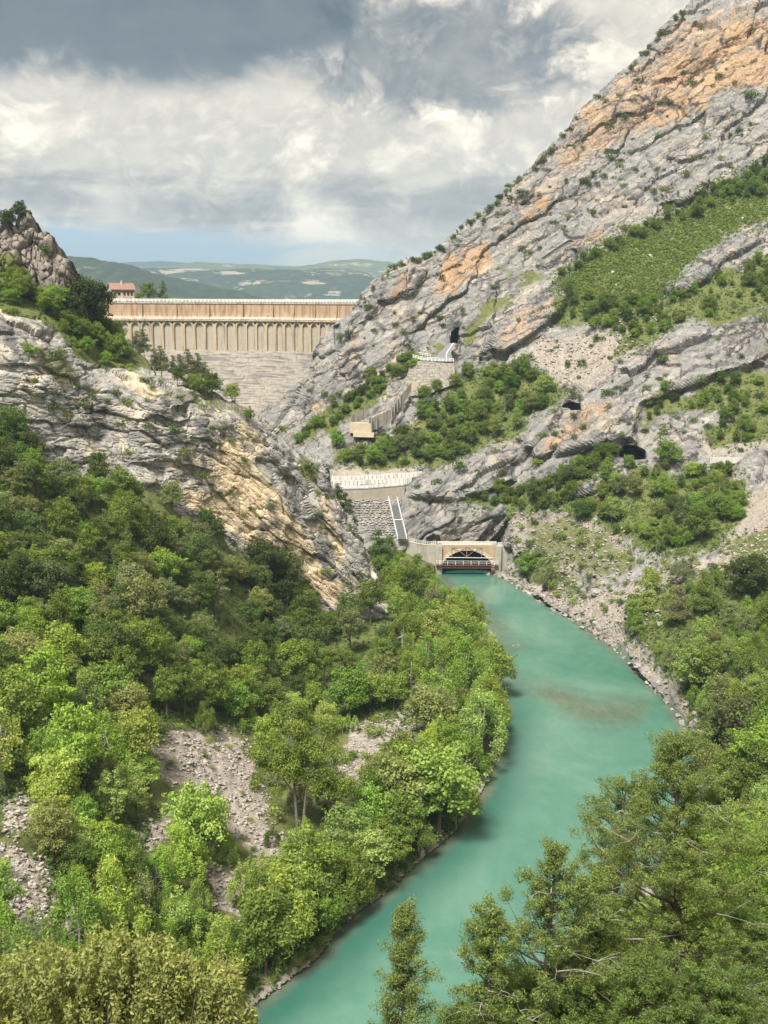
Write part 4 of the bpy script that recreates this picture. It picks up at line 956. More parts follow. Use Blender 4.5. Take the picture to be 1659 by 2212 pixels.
# wing walls
def wallrun(name, label, cat, path, zb, thick, mat, cap=None):
    t = thing(name, label, cat, tuple(path[0][:2]) + (zb,)); c = np.array(t.location)
    for a, b_ in zip(path[:-1], path[1:]):
        a, b_ = np.array(a, float), np.array(b_, float); d = (b_ - a)[:2]; d /= np.linalg.norm(d); nn_ = np.array([d[1], -d[0]]) * thick
        q = [(a[0], a[1]), (b_[0], b_[1]), (b_[0] - nn_[0], b_[1] - nn_[1]), (a[0] - nn_[0], a[1] - nn_[1])]
        e = 0.015
        mb = MB(); mb.hexa([(x - c[0], y - c[1], 0) for x, y in q] + [(q[i][0] - c[0], q[i][1] - c[1], (a if i in (0, 3) else b_)[2] - c[2] - e) for i in range(4)]); mb.obj('wall_panel', mat, t)
        if cap:
            mb = MB(); zc0, zc1 = a[2] - c[2], b_[2] - c[2]; n2 = np.array([d[1], -d[0]]) * 0.12
            qq = [(a[0] + n2[0], a[1] + n2[1], zc0), (b_[0] + n2[0], b_[1] + n2[1], zc1), (q[2][0], q[2][1], zc1), (q[3][0], q[3][1], zc0)]
            mb.hexa([(x - c[0], y - c[1], z_) for x, y, z_ in qq] + [(x - c[0], y - c[1], z_ + .22) for x, y, z_ in qq]); mb.obj('coping', cap, t)
    return t
lw = [PY(846, 1163, PYv + 7), PY(880, 1170, PYv + 4.5), PY(905, 1175.5, PYv + 2.2), PY(928, 1178.5, PYv + 0.6), PY(945, 1178.5, PYv + 0.3)]
wallrun('wing_wall', 'stained grey concrete wall curving left from the portal towards the stairway', 'retaining wall', lw, -3, 1.0, M_wing, M_vouss)
railing('railing', 'grey railing along the curved walkway between stairway and portal', [p + np.array([0, 0.3, .2]) for p in lw], 26, 1.05, M_steel, 0.09)
rw = [PY(1075.5, 1180.5, PYv + 0.1), PY(1100, 1182.5, PYv + .5), PY(1128, 1185, PYv + 1.0)]
wallrun('wing_wall', 'grey concrete wall right of the portal ending at the rocky bank', 'retaining wall', rw, -3, 1.0, M_wing, M_vouss)
railing('railing', 'short white railing on the right wing wall above the river', [p + np.array([0, .3, .2]) for p in rw], 9, 1.0, M_white, 0.1, (1.0, 0.55, 0.1))

# steel stairway up the rubble slope
M_tread = plain('grey_stair_tread', (0.30, 0.30, 0.29), 0.7, 0.15)
sb, st_ = PN(869, 1166, 362.2), PN(848, 1079, 367.6)
stair = thing('stairway', 'long steel stairway with pale stringers climbing the stone slope behind the portal', 'stairway', sb); c = np.array(stair.location)
def stp(u): return np.array([np.interp(u, [0, 1], [sb[i], st_[i]]) for i in range(3)]) - c
mid = 0.47
for sx in (-1.45, 1.45):
    for u0, u1, k_ in ((0.0, mid, 0.0), (mid + .02, 1.0, 0.25)):
        mb = MB(); o = np.array([sx * (1 - 0.15 * k_), 0, 1.0]); mb.beam(stp(u0) + o, stp(u1) + o, .2, .26); mb.obj('handrail', M_steel, stair)
        mb = MB(); o = np.array([sx * (1 - 0.15 * k_), 0, .15]); mb.beam(stp(u0) + o, stp(u1) + o, .2, .5); mb.obj('stringer', M_steel, stair)
for i in range(44):
    p = stp((i + .5) / 44); mb = MB(); mb.box((p[0] - 1.25, p[1] - .15, p[2] + .2), (p[0] + 1.25, p[1] + .2, p[2] + .27)); mb.obj('step', M_tread, stair)
p = stp(mid); mb = MB(); mb.box((p[0] - 1.5, p[1] - .4, p[2] + .28), (p[0] + 1.5, p[1] + .5, p[2] + .4)); mb.obj('landing', M_white, stair)

# ------------------------------------------------------------------ white crib wall in three tiers
M_crib = streaked('white_concrete_panel', (0.42, 0.40, 0.37), (0.56, 0.54, 0.50), (0.17, 0.15, 0.135), 0.75, 0.1, 1.2, 0.52, 0.7)
crib = thing('crib_wall', 'white concrete panel wall stepped in tiers above the stone slope', 'retaining wall', PN(800, 1050, 374)); cl = np.array(crib.location)
tiers = [(716, 1029.5, 912, 1018, 1037.8, 1028.5, 0.0), (719, 1038, 890, 1032, 1049.5, 1044, -1.0), (722, 1050, 872, 1044.5, 1054.5, 1046.5, -1.9)]
for ti, (xa_, ya0, xb_, yb0, ya1, yb1, off) in enumerate(tiers):
    n = (22, 19, 14)[ti]
    for i in range(n):
        u0, u1 = i / n, (i + 1) / n; um = (u0 + u1) / 2
        x0_, x1_ = xa_ + (xb_ - xa_) * u0, xa_ + (xb_ - xa_) * u1
        yt, yb2 = ya0 + (yb0 - ya0) * um + 1.2 * math.sin(um * 3.1) * 1.5, ya1 + (yb1 - ya1) * um + 1.2 * math.sin(um * 3.1) * 1.5
        Yv = 373.0 + off + 1.0 * abs(um - .4)
        a = PN(x0_, yt, Yv); b_ = PN(x1_ - 0.7, yt, Yv); lo = PN(x0_, yb2, Yv)[2] - 0.25
        tl = rnd.uniform(-.12, .12); o = rnd.uniform(0, .25)
        mb = MB(); mb.hexa([(a[0] - cl[0], a[1] - cl[1] - o, lo - cl[2]), (b_[0] - cl[0], a[1] - cl[1] - o - .15, lo - cl[2]), (b_[0] - cl[0], a[1] - cl[1] + .7, lo - cl[2]), (a[0] - cl[0], a[1] - cl[1] + .7, lo - cl[2]),
                            (a[0] - cl[0], a[1] - cl[1] - o + .1, a[2] - cl[2] + tl), (b_[0] - cl[0], a[1] - cl[1] - o - .05, a[2] - cl[2] + tl), (b_[0] - cl[0], a[1] - cl[1] + .7, a[2] - cl[2] + tl), (a[0] - cl[0], a[1] - cl[1] + .7, a[2] - cl[2] + tl)])
        mb.obj('panel', M_crib, crib)
pts = [PN(x, y, 369.3) for x, y in ((716, 1057.5), (780, 1055), (830, 1050.5), (874, 1046.5))]
railing('guard_rail', 'pale guard rail at the foot of the white panel wall', pts, 14, 0.75, M_steel, 0.10, (1.0, 0.6))
rp = [PN(x, y, 369.6) for x, y in ((722, 1059), (790, 1057), (822, 1054), (874, 1050))]
for a_, b_ in zip(rp, rp): pass
wallrun('stone_wall', 'low ochre and grey wall under the road below the panel wall', 'retaining wall', [p + np.array([0, -.3, -0.15]) for p in rp], float(PN(850, 1069, 369)[2]) - 2.5, 1.2, streaked('ochre_grey_masonry', (0.22, 0.20, 0.165), (0.36, 0.31, 0.235), (0.2, 0.19, 0.17), 0.6, 1.0, 0.12))
mb = MB()
for a, b_ in zip(rp[:-1], rp[1:]): mb.quad(a, b_, b_ + np.array([0, 3.4, .1]), a + np.array([0, 3.4, .1]))
mb.obj('road', M_asph, kind='structure')

# ------------------------------------------------------------------ concrete chute below the road bend
M_chute = streaked('weathered_concrete', (0.222, 0.207, 0.178), (0.340, 0.311, 0.259), (0.096, 0.089, 0.085), 0.75, 0.12, 0.7, 0.45, 0.64)
M_block = plain('ochre_concrete', (0.400, 0.333, 0.237), 0.9, 0.15, 0.8, bmp=0.05)
ch = thing('concrete_chute', 'stepped concrete chute with sloping side walls on the slope below the road bend', 'chute', PN(800, 930, 388)); c_ = np.array(ch.location)
def slab(pts_top, drop, thick, name, mat):
    """wall that follows a top line, its foot a set drop below, thick away from the viewer"""
    mb = MB()
    for (a, da), (b_, db) in zip(list(zip(pts_top, drop))[:-1], list(zip(pts_top, drop))[1:]):
        a, b_ = np.array(a) - c_, np.array(b_) - c_; tv = np.array([thick[0], thick[1], 0])
        mb.hexa([a - [0, 0, da], b_ - [0, 0, db], b_ - [0, 0, db] + tv, a - [0, 0, da] + tv, a, b_, b_ + tv, a + tv])
    return mb.obj(name, mat, ch)
# far side wall, near side wall, floor, front block, head block
fw = [PN(757.5, 898, 389), PN(785, 882, 392), PN(812, 868.5, 395), PN(838, 858, 398), PN(862, 838, 401)]
slab(fw, (3.0, 4.8, 6.2, 5.0, 3.0), (0.3, .8), 'side_wall', M_chute)
nw = [PN(797, 902, 385), PN(818, 893, 387), PN(837, 884, 389), PN(862, 850, 392.5), PN(881, 826, 395), PN(893, 817, 396.5)]
slab(nw, (4.5, 4.5, 4.8, 6.5, 5.5, 3.5), (1.3, .5), 'side_wall', M_chute)
mb = MB()
for i in range(7):
    u = i / 6.0; a = np.array([np.interp(u, np.linspace(0, 1, 5), [p[j] for p in fw]) for j in range(3)]) - c_; b_ = np.array([np.interp(u, np.linspace(0, 1, 6), [p[j] for p in nw]) for j in range(3)]) - c_
    mb.hexa([a + [0, 0, -7], b_ + [0, 0, -7], b_ + [3, 3, -7], a + [3, 3, -7], a + [0, 0, -3.2], b_ + [0, 0, -3.2], b_ + [3, 3, -3.2], a + [3, 3, -3.2]])
mb.obj('channel_floor', M_chute, ch)
def blk(x0_, y0_, x1_, y1_, Yv, dep, name, mat, sk=0.0):
    a, b_ = PN(x0_, y0_, Yv) - c_, PN(x1_, y1_, Yv) - c_; mb = MB()
    mb.hexa([(a[0], a[1] - .3, b_[2]), (b_[0], a[1] - sk - .3, b_[2]), (b_[0], a[1] + dep, b_[2]), (a[0], a[1] + dep, b_[2]), (a[0], a[1], a[2]), (b_[0], a[1] - sk, a[2]), (b_[0], a[1] + dep, a[2]), (a[0], a[1] + dep, a[2])]); mb.obj(name, mat, ch)
blk(755.5, 914, 804, 936, 386.5, 5, 'front_block', M_block, 1.5)
blk(763, 934, 808, 944, 385.5, 4, 'front_block', M_block, 1.5)
blk(876, 824, 905, 860, 395.5, 4, 'head_block', M_block)
for i, (x_, y_) in enumerate(((803, 901), (814, 896), (846, 874), (852, 866), (858, 858), (864, 850), (870, 842))):
    p = PN(x_, y_, 385.0 + i * 1.5) - c_ + np.array([0, -.5, 0]); mb = MB(); mb.box((p[0] - .22, p[1] - .5, p[2] - 5), (p[0] + .22, p[1] + .6, p[2])); mb.obj('rib', M_chute, ch)
# masonry wall carrying the road bend
M_masonry = plain('grey_rubble_masonry', (0.27, 0.245, 0.21), 0.95, 0.45, 0.9, bmp=0.2)
rwall = thing('stone_retaining_wall', 'tall rubble masonry wall holding up the road bend outside the upper tunnel', 'retaining wall', PN(930, 830, 398)); c_ = np.array(rwall.location)
top = [PN(889.5, 778, 401), PN(905, 780.5, 399), PN(940, 783.5, 398.2), PN(981, 785, 399)]
bot = [PN(866, 846, 396), PN(884, 842, 395), PN(930, 836, 394), PN(984, 815, 396.5)]
bot = [b_ + np.array([0, 0, -2.2]) for b_ in bot]
ids = 0; mb_rest = MB()
def lerp4(P_, u): return np.array([np.interp(u, np.linspace(0, 1, 4), [p[j] for p in P_]) for j in range(3)])
mb = MB()
for i in range(12):
    a0, a1, b0, b1 = lerp4(top, i / 12), lerp4(top, (i + 1) / 12), lerp4(bot, i / 12), lerp4(bot, (i + 1) / 12)
    mb.quad(b0 - c_, b1 - c_, a1 - c_, a0 - c_); mb.quad(a0 - c_, a1 - c_, a1 - c_ + [0, 5, 0], a0 - c_ + [0, 5, 0])
    if i == 0: mb.quad(b0 - c_, a0 - c_, a0 - c_ + [1, 6, 0], b0 - c_ + [1, 6, 0])
mb.obj('wall_core', M_masonry, rwall)
stone_me = []
for k_ in range(5):
    r2 = random.Random(k_); mb = MB(); q = lambda: r2.uniform(-.09, .09)
    mb.hexa([(-.5 + q(), -.5 + q(), -.5 + q()), (.5 + q(), -.5 + q(), -.5 + q()), (.5 + q(), .5, -.5 + q()), (-.5 + q(), .5, -.5 + q()), (-.5 + q(), -.42 + q(), .5 + q()), (.5 + q(), -.42 + q(), .5 + q()), (.5, .5, .5), (-.5, .5, .5)]); stone_me.append(mb.mesh('stone'))
    stone_me[-1].materials.append(M_masonry)
for r_i in range(12):
    for i in range(20):
        u, v = (i + .5 + .5 * (r_i % 2)) / 20.5, (r_i + .5) / 12; p = lerp4(top, u) * (1 - v) + lerp4(bot, u) * v - c_
        o = link('stone', rnd.choice(stone_me), None, rwall); o.location = p + np.array([0, .32, 0]); o.scale = (rnd.uniform(.55, 1.0), .9, rnd.uniform(.5, .85)); o.rotation_euler = (rnd.uniform(-.1, .1), rnd.uniform(-.2, .2), rnd.uniform(-.15, .15))
# road bend, its fence and the small wall further right
rd = [(PN(970, 743, 405), PN(985, 743, 403)), (PN(948, 764, 401.5), PN(974, 764, 400)), (PN(940, 774, 400), PN(977, 775, 399)), (PN(892, 778, 401), PN(981, 784.5, 399.4))]
mb = MB(); ml = MB()
for (a, b_), (c2, d2) in zip(rd[:-1], rd[1:]):
    up = np.array([0, 0, .35]); mb.quad(a + up, b_ + up, d2 + up, c2 + up)
    m0, m1 = a * .35 + b_ * .65, c2 * .35 + d2 * .65; w = np.array([.12, 0, 0]); ml.quad(m0 - w + up * 1.06, m0 + w + up * 1.06, m1 + w + up * 1.06, m1 - w + up * 1.06)
mb.obj('road', M_asph, kind='structure'); ml.obj('road_marking', M_white, kind='structure')
up = np.array([0, 0, .3])
railing('fence', 'white plank fence around the road bend above the rubble masonry wall', [PN(888, 774, 403) + up, PN(897, 777, 401) + up, PN(915, 781, 398.6) + up, PN(950, 782.8, 398.3) + up, PN(980, 784, 399) + up], 14, 1.25, M_white, 0.12, (1.0, .62, .3))
railing('fence', 'white leaning fence behind the road bend on the grassy ledge', [PN(896, 768, 406) + up, PN(912, 771, 404) + up, PN(930, 774, 402) + up], 7, 1.1, M_white, 0.1, (1.0, .5))
wallrun('stub_wall', 'short white wall on the ledge right of the cave and round tree', 'wall', [PN(1534, 989, 334), PN(1568, 988, 333.5), PN(1604, 988, 333)], float(PN(1570, 1001, 333.5)[2]), .8, M_crib)

# ------------------------------------------------------------------ vegetation: meshes
def leaf_mesh(name, pts, nrm, size, aspect, r, tipf=None, fold=0.0, jn=0.8, tri=False):
    """diamond leaves: pts centres, nrm preferred facing"""
    n = len(pts); nn_ = nrm + r.normal(0, jn, (n, 3)); nn_ /= np.linalg.norm(nn_, axis=1, keepdims=True) + 1e-9
    a = r.normal(0, 1, (n, 3)); u = np.cross(nn_, a); u /= np.linalg.norm(u, axis=1, keepdims=True) + 1e-9; v = np.cross(nn_, u)
    sz = size * r.uniform(0.65, 1.35, (n, 1)); u = u * sz * 0.5; v = v * sz * 0.5 * aspect
    if tri:
        V = np.stack([pts - u, pts + v + u * 0.65, pts - v + u * 0.85], 1).reshape(-1, 3); c = np.zeros((n, 3, 3)); c[:, :, 0] = r.random((n, 1)); c[:, :, 1] = (0 if tipf is None else tipf[:, None])
        return V, np.arange(n * 3).reshape(n, 3), c.reshape(-1, 3)
    V = np.stack([pts - u, pts + v - u * 0.1, pts + u, pts - v - u * 0.1], 1).reshape(-1, 3)
    Q = np.arange(n * 4).reshape(n, 4)
    c = np.zeros((n, 4, 3)); c[:, :, 0] = r.random((n, 1)); c[:, :, 1] = (0 if tipf is None else tipf[:, None])
    return V, Q, c.reshape(-1, 3)
def sphere_dirs(r, n):
    d = r.normal(0, 1, (n, 3)); return d / np.linalg.norm(d, axis=1, keepdims=True)
def crown(seed, lobes, per, size, aspect=0.6, flat=0.75, core=0.45, updrop=-0.35, tip_amt=0.5, jn=0.8, stretch=None):
    """lobes: list of (centre, radius); leaves sit in the outer shell of each lobe, thinner below"""
    r = np.random.default_rng(seed); P, N, T = [], [], []
    zs = [c[2] for c, _ in lobes]; zlo, zhi = min(zs), max(zs) + 1e-6
    for c, rad in lobes:
        k_ = max(6, int(per * rad * rad)); d = sphere_dirs(r, k_); d = d[d[:, 2] > updrop - r.random(len(d)) * 0.5]; k_ = len(d)
        q = rad * (core + (1 - core) * r.random(k_) ** 0.6)[:, None] * (1 + 0.18 * r.normal(0, 1, (k_, 1)))
        s_ = np.array([1, 1, flat]) if stretch is None else np.array(stretch)
        P.append(np.array(c) + d * q * s_); N.append(d * np.array([1, 1, 1.3]) + np.array([0, 0, 0.35]))
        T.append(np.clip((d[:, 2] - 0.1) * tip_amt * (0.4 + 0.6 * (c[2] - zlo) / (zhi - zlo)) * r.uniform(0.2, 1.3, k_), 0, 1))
    P, N, T = np.concatenate(P), np.concatenate(N), np.concatenate(T)
    return leaf_mesh('crown', P, N, size, aspect, r, T, jn=jn)
def lm(name, parts, mat):
    Vs, Qs, Cs_ = [], [], []; o = 0
    for V, Q, c in parts: Vs.append(V); Qs.append(Q + o); Cs_.append(c); o += len(V)
    me = np_mesh(name, np.concatenate(Vs), np.concatenate(Qs), cols=np.concatenate(Cs_).astype(np.float32), colname='leaf'); me.materials.append(mat); return me

def trunk_mesh(r, H, top, r0, lobes, n_limb, mat, lean=0.04, sides=6):
    mb = MB(); pts = []; x = y = 0.0
    for i in range(6):
        pts.append((x, y, top * i / 5)); x += r.uniform(-lean, lean) * H * .4; y += r.uniform(-lean, lean) * H * .4
    mb.tube(pts, [r0 * (1 - 0.13 * i) for i in range(6)], sides)
    for c, rad in r.sample(lobes, min(n_limb, len(lobes))):
        b_ = Vector(pts[r.choice([2, 3, 4])]); c = Vector([float(t) for t in c]); m_ = b_.lerp(c, 0.5) + Vector((0, 0, -0.04 * H))
        mb.tube([b_, m_, c], [r0 * .45, r0 * .3, r0 * .1], 4)
    me = mb.mesh('trunk', True); me.materials.append(mat); return me

def broad(seed, H=10.0, W=8.5, n=24, per=125, size=0.38, aspect=0.62, trunk=0.28, mat=None, bark=None, tip=0.5, squash=1.0):
    r = random.Random(seed); lobes = []
    zc0 = H * (trunk + (1 - trunk) * 0.48); rz = H * (1 - trunk) * 0.40 * squash; rx = W * 0.36
    for i in range(n):
        u = (i + .5) / n; z_ = 1 - 1.75 * u; rr = math.sqrt(max(0, 1 - z_ * z_ * 0.9)); a = i * 2.399 + r.uniform(-.4, .4); k_ = r.uniform(0.45, 1.22)
        lobes.append(((rx * rr * k_ * math.cos(a), rx * rr * k_ * math.sin(a), zc0 + rz * z_ * r.uniform(.8, 1.12)), W * r.uniform(0.10, 0.21)))
    for i in range(int(n * .9)):                                   # stray outer shoots break the outline
        b_ = r.choice(lobes[:n]); d = Vector((b_[0][0], b_[0][1], (b_[0][2] - zc0) * 1.2 + .3)).normalized(); f_ = b_[1] * r.uniform(.8, 1.35)
        lobes.append(((b_[0][0] + d.x * f_ + r.gauss(0, .3), b_[0][1] + d.y * f_ + r.gauss(0, .3), b_[0][2] + d.z * f_ * .8), W * r.uniform(.045, .085)))
    lobes.append(((0, 0, zc0), W * .25))
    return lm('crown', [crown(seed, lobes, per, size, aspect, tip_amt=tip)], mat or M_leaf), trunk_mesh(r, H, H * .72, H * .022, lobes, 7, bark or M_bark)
def willow(seed, H=10.5, W=7.4):
    """light riverside tree: many upswept plumes of narrow leaves"""
    r = random.Random(seed); lobes = []; parts = []
    for i in range(34):
        a = r.uniform(0, 6.28); k_ = math.sqrt(r.random()); z_ = H * (0.30 + 0.62 * (1 - k_ ** 1.6) * r.uniform(.55, 1.08) + 0.08 * r.random())
        lobes.append(((W * .42 * k_ * math.cos(a), W * .42 * k_ * math.sin(a), z_), W * r.uniform(.09, .16)))
    return lm('crown', [crown(seed, lobes, 175, .38, .36, tip_amt=.6, core=.1, updrop=-.8, jn=1.1, stretch=(.85, .85, 1.5))], M_leaf), trunk_mesh(r, H, H * .75, H * .017, lobes, 14, M_palebark)
def pine(seed, H=10.0, W=5.5):
    r = random.Random(seed); lobes = []
    for t in np.linspace(.28, .97, 9):
        k_ = int(6 * (1.08 - t) + 1.5)
        for i in range(k_):
            a = r.uniform(0, 6.28); q = W * .5 * (1.05 - t) ** .7 * r.uniform(.45, 1.0); lobes.append(((q * math.cos(a), q * math.sin(a), H * t + r.uniform(-.2, .2)), W * .22 * (1.25 - t * .6)))
    return lm('crown', [crown(seed, lobes, 250, .32, .32, flat=.55, tip_amt=.35, jn=1.2)], M_leafn), trunk_mesh(r, H, H * .96, H * .015, lobes, 12, M_bark, .02)
def poplar(seed, H=10.0, W=3.0):
    r = random.Random(seed); lobes = []
    for t in np.linspace(.1, .97, 22):
        a = r.uniform(0, 6.28); q = W * .25 * math.sin(math.pi * min(1, t * .95 + .05)) ** .6; lobes.append(((q * math.cos(a), q * math.sin(a), H * t), W * .24 * (1.25 - t * .75)))
    return lm('crown', [crown(seed, lobes, 240, .34, .6, stretch=(1, 1, 1.6))], M_leaf), trunk_mesh(r, H, H * .9, H * .014, lobes, 5, M_bark, .01)
def shrub(seed, W=3.6, H=2.4, n=9, per=70, size=.36, asp=.6):
    r = random.Random(seed); lobes = []
    for i in range(n):
        a = r.uniform(0, 6.28); k_ = math.sqrt(r.random()) * .36; lobes.append(((W * k_ * math.cos(a), W * k_ * math.sin(a), H * r.uniform(.18, .62) * (1.15 - k_)), W * r.uniform(.16, .27)))
    return lm('crown', [crown(seed, lobes, per, size, asp, flat=.85, updrop=-.5)], M_leaf)

K = {'broad': [broad(s, (10, 11, 9, 10, 12)[s % 5], (8.5, 7.4, 9.4, 8.0, 7.6)[s % 5], n=(24, 28, 22, 26, 30)[s % 5]) for s in range(20, 26)],
     'oak': [broad(s, 9.0, 9.0, n=30, per=140, size=.36, aspect=.7, trunk=.18, tip=.65, squash=1.05) for s in range(30, 34)],
     'tall': [broad(s, 12, 7.0, n=26, per=135, size=.36, aspect=.6, trunk=.24) for s in range(40, 43)],
     'willow': [willow(s) for s in range(50, 55)], 'pine': [pine(s) for s in range(60, 63)], 'poplar': [poplar(s) for s in (70, 71)]}
SH = [shrub(s) for s in range(80, 85)] + [shrub(s, 3.0, 3.2, 8) for s in (85, 86)]
CROWN_R = {'broad': 4.0, 'oak': 4.3, 'tall': 3.3, 'willow': 3.3, 'pine': 2.4, 'poplar': 1.3, 'shrub': 1.7}

TONE = {'dark green': (0.075, 0.108, 0.027), 'deep green': (0.103, 0.157, 0.035), 'mid green': (0.154, 0.212, 0.039), 'fresh green': (0.180, 0.278, 0.048), 'yellow green': (0.230, 0.302, 0.060),
        'grey green': (0.205, 0.233, 0.098), 'olive brown': (0.150, 0.182, 0.064), 'light green': (0.250, 0.318, 0.090)}
KNAME = {'broad': 'broadleaf_tree', 'oak': 'oak_tree', 'tall': 'ash_tree', 'willow': 'willow_tree', 'pine': 'pine_tree', 'poplar': 'poplar_tree'}
veg_log = []      # things whose labels are finished once all stand in place
def place(kind, p, s, tone, name, cat, area, group, word, shade=None, var=None, rz=None, parts=True, sink=.25, sx=1.0, label=None):
    c = np.array(TONE[tone]) * (rnd.uniform(.85, 1.18) if shade is None else shade); c = c * np.array([rnd.uniform(.92, 1.1), 1, rnd.uniform(.8, 1.2)])
    if kind in KNAME and name in ('tree', 'bank_tree', 'willow_tree', 'slope_tree', 'terrace_tree'): name = KNAME[kind]
    rz = rnd.uniform(0, 6.28) if rz is None else rz; p = (float(p[0]), float(p[1]), float(p[2]) - sink)
    if kind == 'shrub':
        p = (p[0], p[1], p[2] + sink + .15 * s)
        t = link(name, var if var is not None else rnd.choice(SH), None, None, p); t.color = (*c, 1)
    else:
        cm, tm = var if var is not None else rnd.choice(K[kind])
        t = link(name, None, loc=p); o = link('crown', cm, None, t); o.color = (*c, 1); link('trunk', tm, None, t)
    t.scale = (s * sx, s * sx, s); t.rotation_euler = (rnd.uniform(-.05, .05), rnd.uniform(-.05, .05), rz)
    t['category'] = cat; t['group'] = group
    if label: t['label'] = label
    else: veg_log.append((t, tone, word, area, s, p))
    return t

def scatter(sheet, poly, n_try, n_max, kinds, tones, srange, gap, name, cat, area, group, word, mid=0.6, sxr=(.82, 1.22), occupied=None, avoid=None, lift=1.0):
    """fill a region of ground with single plants, spaced by their crowns"""
    P_ = np.array(poly, float); x0, y0 = P_.min(0); x1, y1 = P_.max(0); occ = occupied if occupied is not None else []; got = 0
    for _ in range(n_try):
        x, y = rnd.uniform(x0, x1), rnd.uniform(y0, y1)
        if not inside(x, y, poly): continue
        if avoid and any(inside(x, y - dy_, a) for a in avoid for dy_ in (0, 32, 64, 96)): continue
        p = sheet.at(x, y)
        if p is None or p[2] < .2 or x < -30 or x > 1690: continue
        kd = rnd.choices([q[0] for q in kinds], [q[1] for q in kinds])[0]; tn = rnd.choices([q[0] for q in tones], [q[1] for q in tones])[0]
        s = (srange[0] + (srange[1] - srange[0]) * rnd.random() ** 1.3) * rnd.choice((.72, .9, 1.0, 1.1, 1.28)); rr = CROWN_R[kd] * s
        if any((p[0] - a) ** 2 + (p[1] - b_) ** 2 + .5 * (p[2] - c) ** 2 < (gap * (rr + d)) ** 2 for a, b_, c, d in occ): continue
        occ.append((p[0], p[1], p[2], rr)); place(kd, p, s, tn, name, cat, area, group, word[kd] if isinstance(word, dict) else word, sx=rnd.uniform(*sxr), shade=rnd.uniform(.85, 1.2) * lift); got += 1
        if got >= n_max: break
    return got
WD = {'broad': 'broadleaf tree', 'oak': 'round oak', 'tall': 'tall tree', 'willow': 'feathery willow', 'pine': 'pine', 'poplar': 'poplar', 'shrub': 'shrub'}
occB = []
tl_mixed = [('dark green', 2.2), ('deep green', 3), ('mid green', 4), ('fresh green', 1.6), ('grey green', 1.4), ('olive brown', .9), ('yellow green', .5)]
tl_upper = [('dark green', 3), ('deep green', 3), ('mid green', 2.5), ('grey green', 1.8), ('olive brown', 1.3), ('fresh green', .8)]
tl_light = [('light green', 3), ('fresh green', 2.5), ('mid green', 1.5), ('yellow green', 1.2), ('grey green', .7)]
kf = [('broad', 3), ('oak', 2.6), ('tall', 2)]
G1 = 'forest trees on the left hillside'
# hand-placed landmark trees first
def mark(kind, x, y, s, tone, label, name='tree', cat='tree', sheet=None, sx=1.0, shade=1.0, var=None, group=G1, sink=.25):
    p = (sheet or B).near(x, y)
    rr = CROWN_R[kind] * s; (occB if sheet is None else occA).append((p[0], p[1], p[2], rr))
    return place(kind, p, s, tone, name, cat, '', group, '', label=label, sx=sx, shade=shade, var=var, sink=sink)
occA = []
def forked(seed, H, W):
    r = random.Random(seed); lobes = []; mb = MB()
    stems = [[Vector((0, 0, 0)), Vector((-.3, 0, H * .2)), Vector((-.6, .2, H * .42)), Vector((-1.6, .3, H * .66)), Vector((-1.2, .2, H * .92))], [Vector((.5, 0, 0)), Vector((.9, .1, H * .2)), Vector((1.3, .1, H * .38)), Vector((3.4, -.2, H * .6)), Vector((4.4, 0, H * .8))],
             [Vector((-.6, .2, H * .4)), Vector((.6, .3, H * .6)), Vector((1.0, 0, H * .84))], [Vector((-.5, .1, H * .34)), Vector((-3.2, .4, H * .5)), Vector((-5.0, .3, H * .62))], [Vector((1.2, .1, H * .36)), Vector((4.6, .3, H * .44)), Vector((6.6, .2, H * .5))]]
    for st in stems:
        r0 = .30 if len(st) == 5 else .16; mb.tube(st, [r0 * (1 - .82 * i / (len(st) - 1)) for i in range(len(st))], 7)
        for i in range(15):
            u = r.uniform(.42, 1.0) * (len(st) - 1); k_ = min(len(st) - 2, int(u)); b_ = st[k_].lerp(st[k_ + 1], u - k_)
            if b_.z < H * .34: continue
            e = b_ + Vector((r.gauss(0, W * .12), r.gauss(0, W * .12), r.gauss(.8, 1.3))); mb.tube([b_, b_.lerp(e, .5) + Vector((0, 0, -.2)), e], [.1, .06, .02], 4); lobes.append((tuple(e), r.uniform(.9, 1.75)))
    me = mb.mesh('trunk', True); me.materials.append(plain('grey_poplar_bark', (.15, .14, .12), .9, .4, 4, .1))
    return lm('crown', [crown(seed, lobes, 260, .36, .5, tip_amt=.6, core=.15, updrop=-.7, jn=1.0, stretch=(1.15, 1.15, .85))], M_leaf), me
big = forked(93, 23, 15)
mark('broad', 646, 1815, .98, 'mid green', 'tall spreading poplar with bare forked trunk standing in the grey scree', 'poplar_tree', var=big, shade=1.2)
occB[-1] = occB[-1][:3] + (5.0,)
mark('oak', 600, 1268, 1.05, 'olive brown', 'large brownish dark oak right below the cream cliff face', shade=.75, sx=1.25)
mark('oak', 790, 1500, .5, 'yellow green', 'small pointed yellow-green bush beside the dark forest edge', 'shrub', 'shrub')
mark('broad', 400, 1185, .72, 'yellow green', 'bright yellow-green round tree right below the cliff overhang', shade=.9)
mark('oak', 262, 1130, .62, 'yellow green', 'pale yellow flowering tree on the upper forest edge', shade=.95)
mark('broad', 395, 1530, .62, 'grey green', 'silvery pale-leaved small tree at the lower forest edge', shade=1.6)
mark('broad', 545, 1545, .72, 'fresh green', 'bright big-leaved bushy tree beside the lower forest edge', shade=.95)
mark('tall', 880, 1395, .75, 'fresh green', 'bright leafy young poplar at the foot of the cliff end', 'poplar_tree', shade=1.15)
mark('willow', 1055, 1600, 1.35, 'yellow green', 'big yellow-green willow leaning over the river bend', 'willow_tree', shade=.85, sx=1.0)
mark('pine', 820, 1235, 1.35, 'deep green', 'tall blue-green pine between the cliff end and the portal', 'pine_tree', shade=.9, sx=1.3)
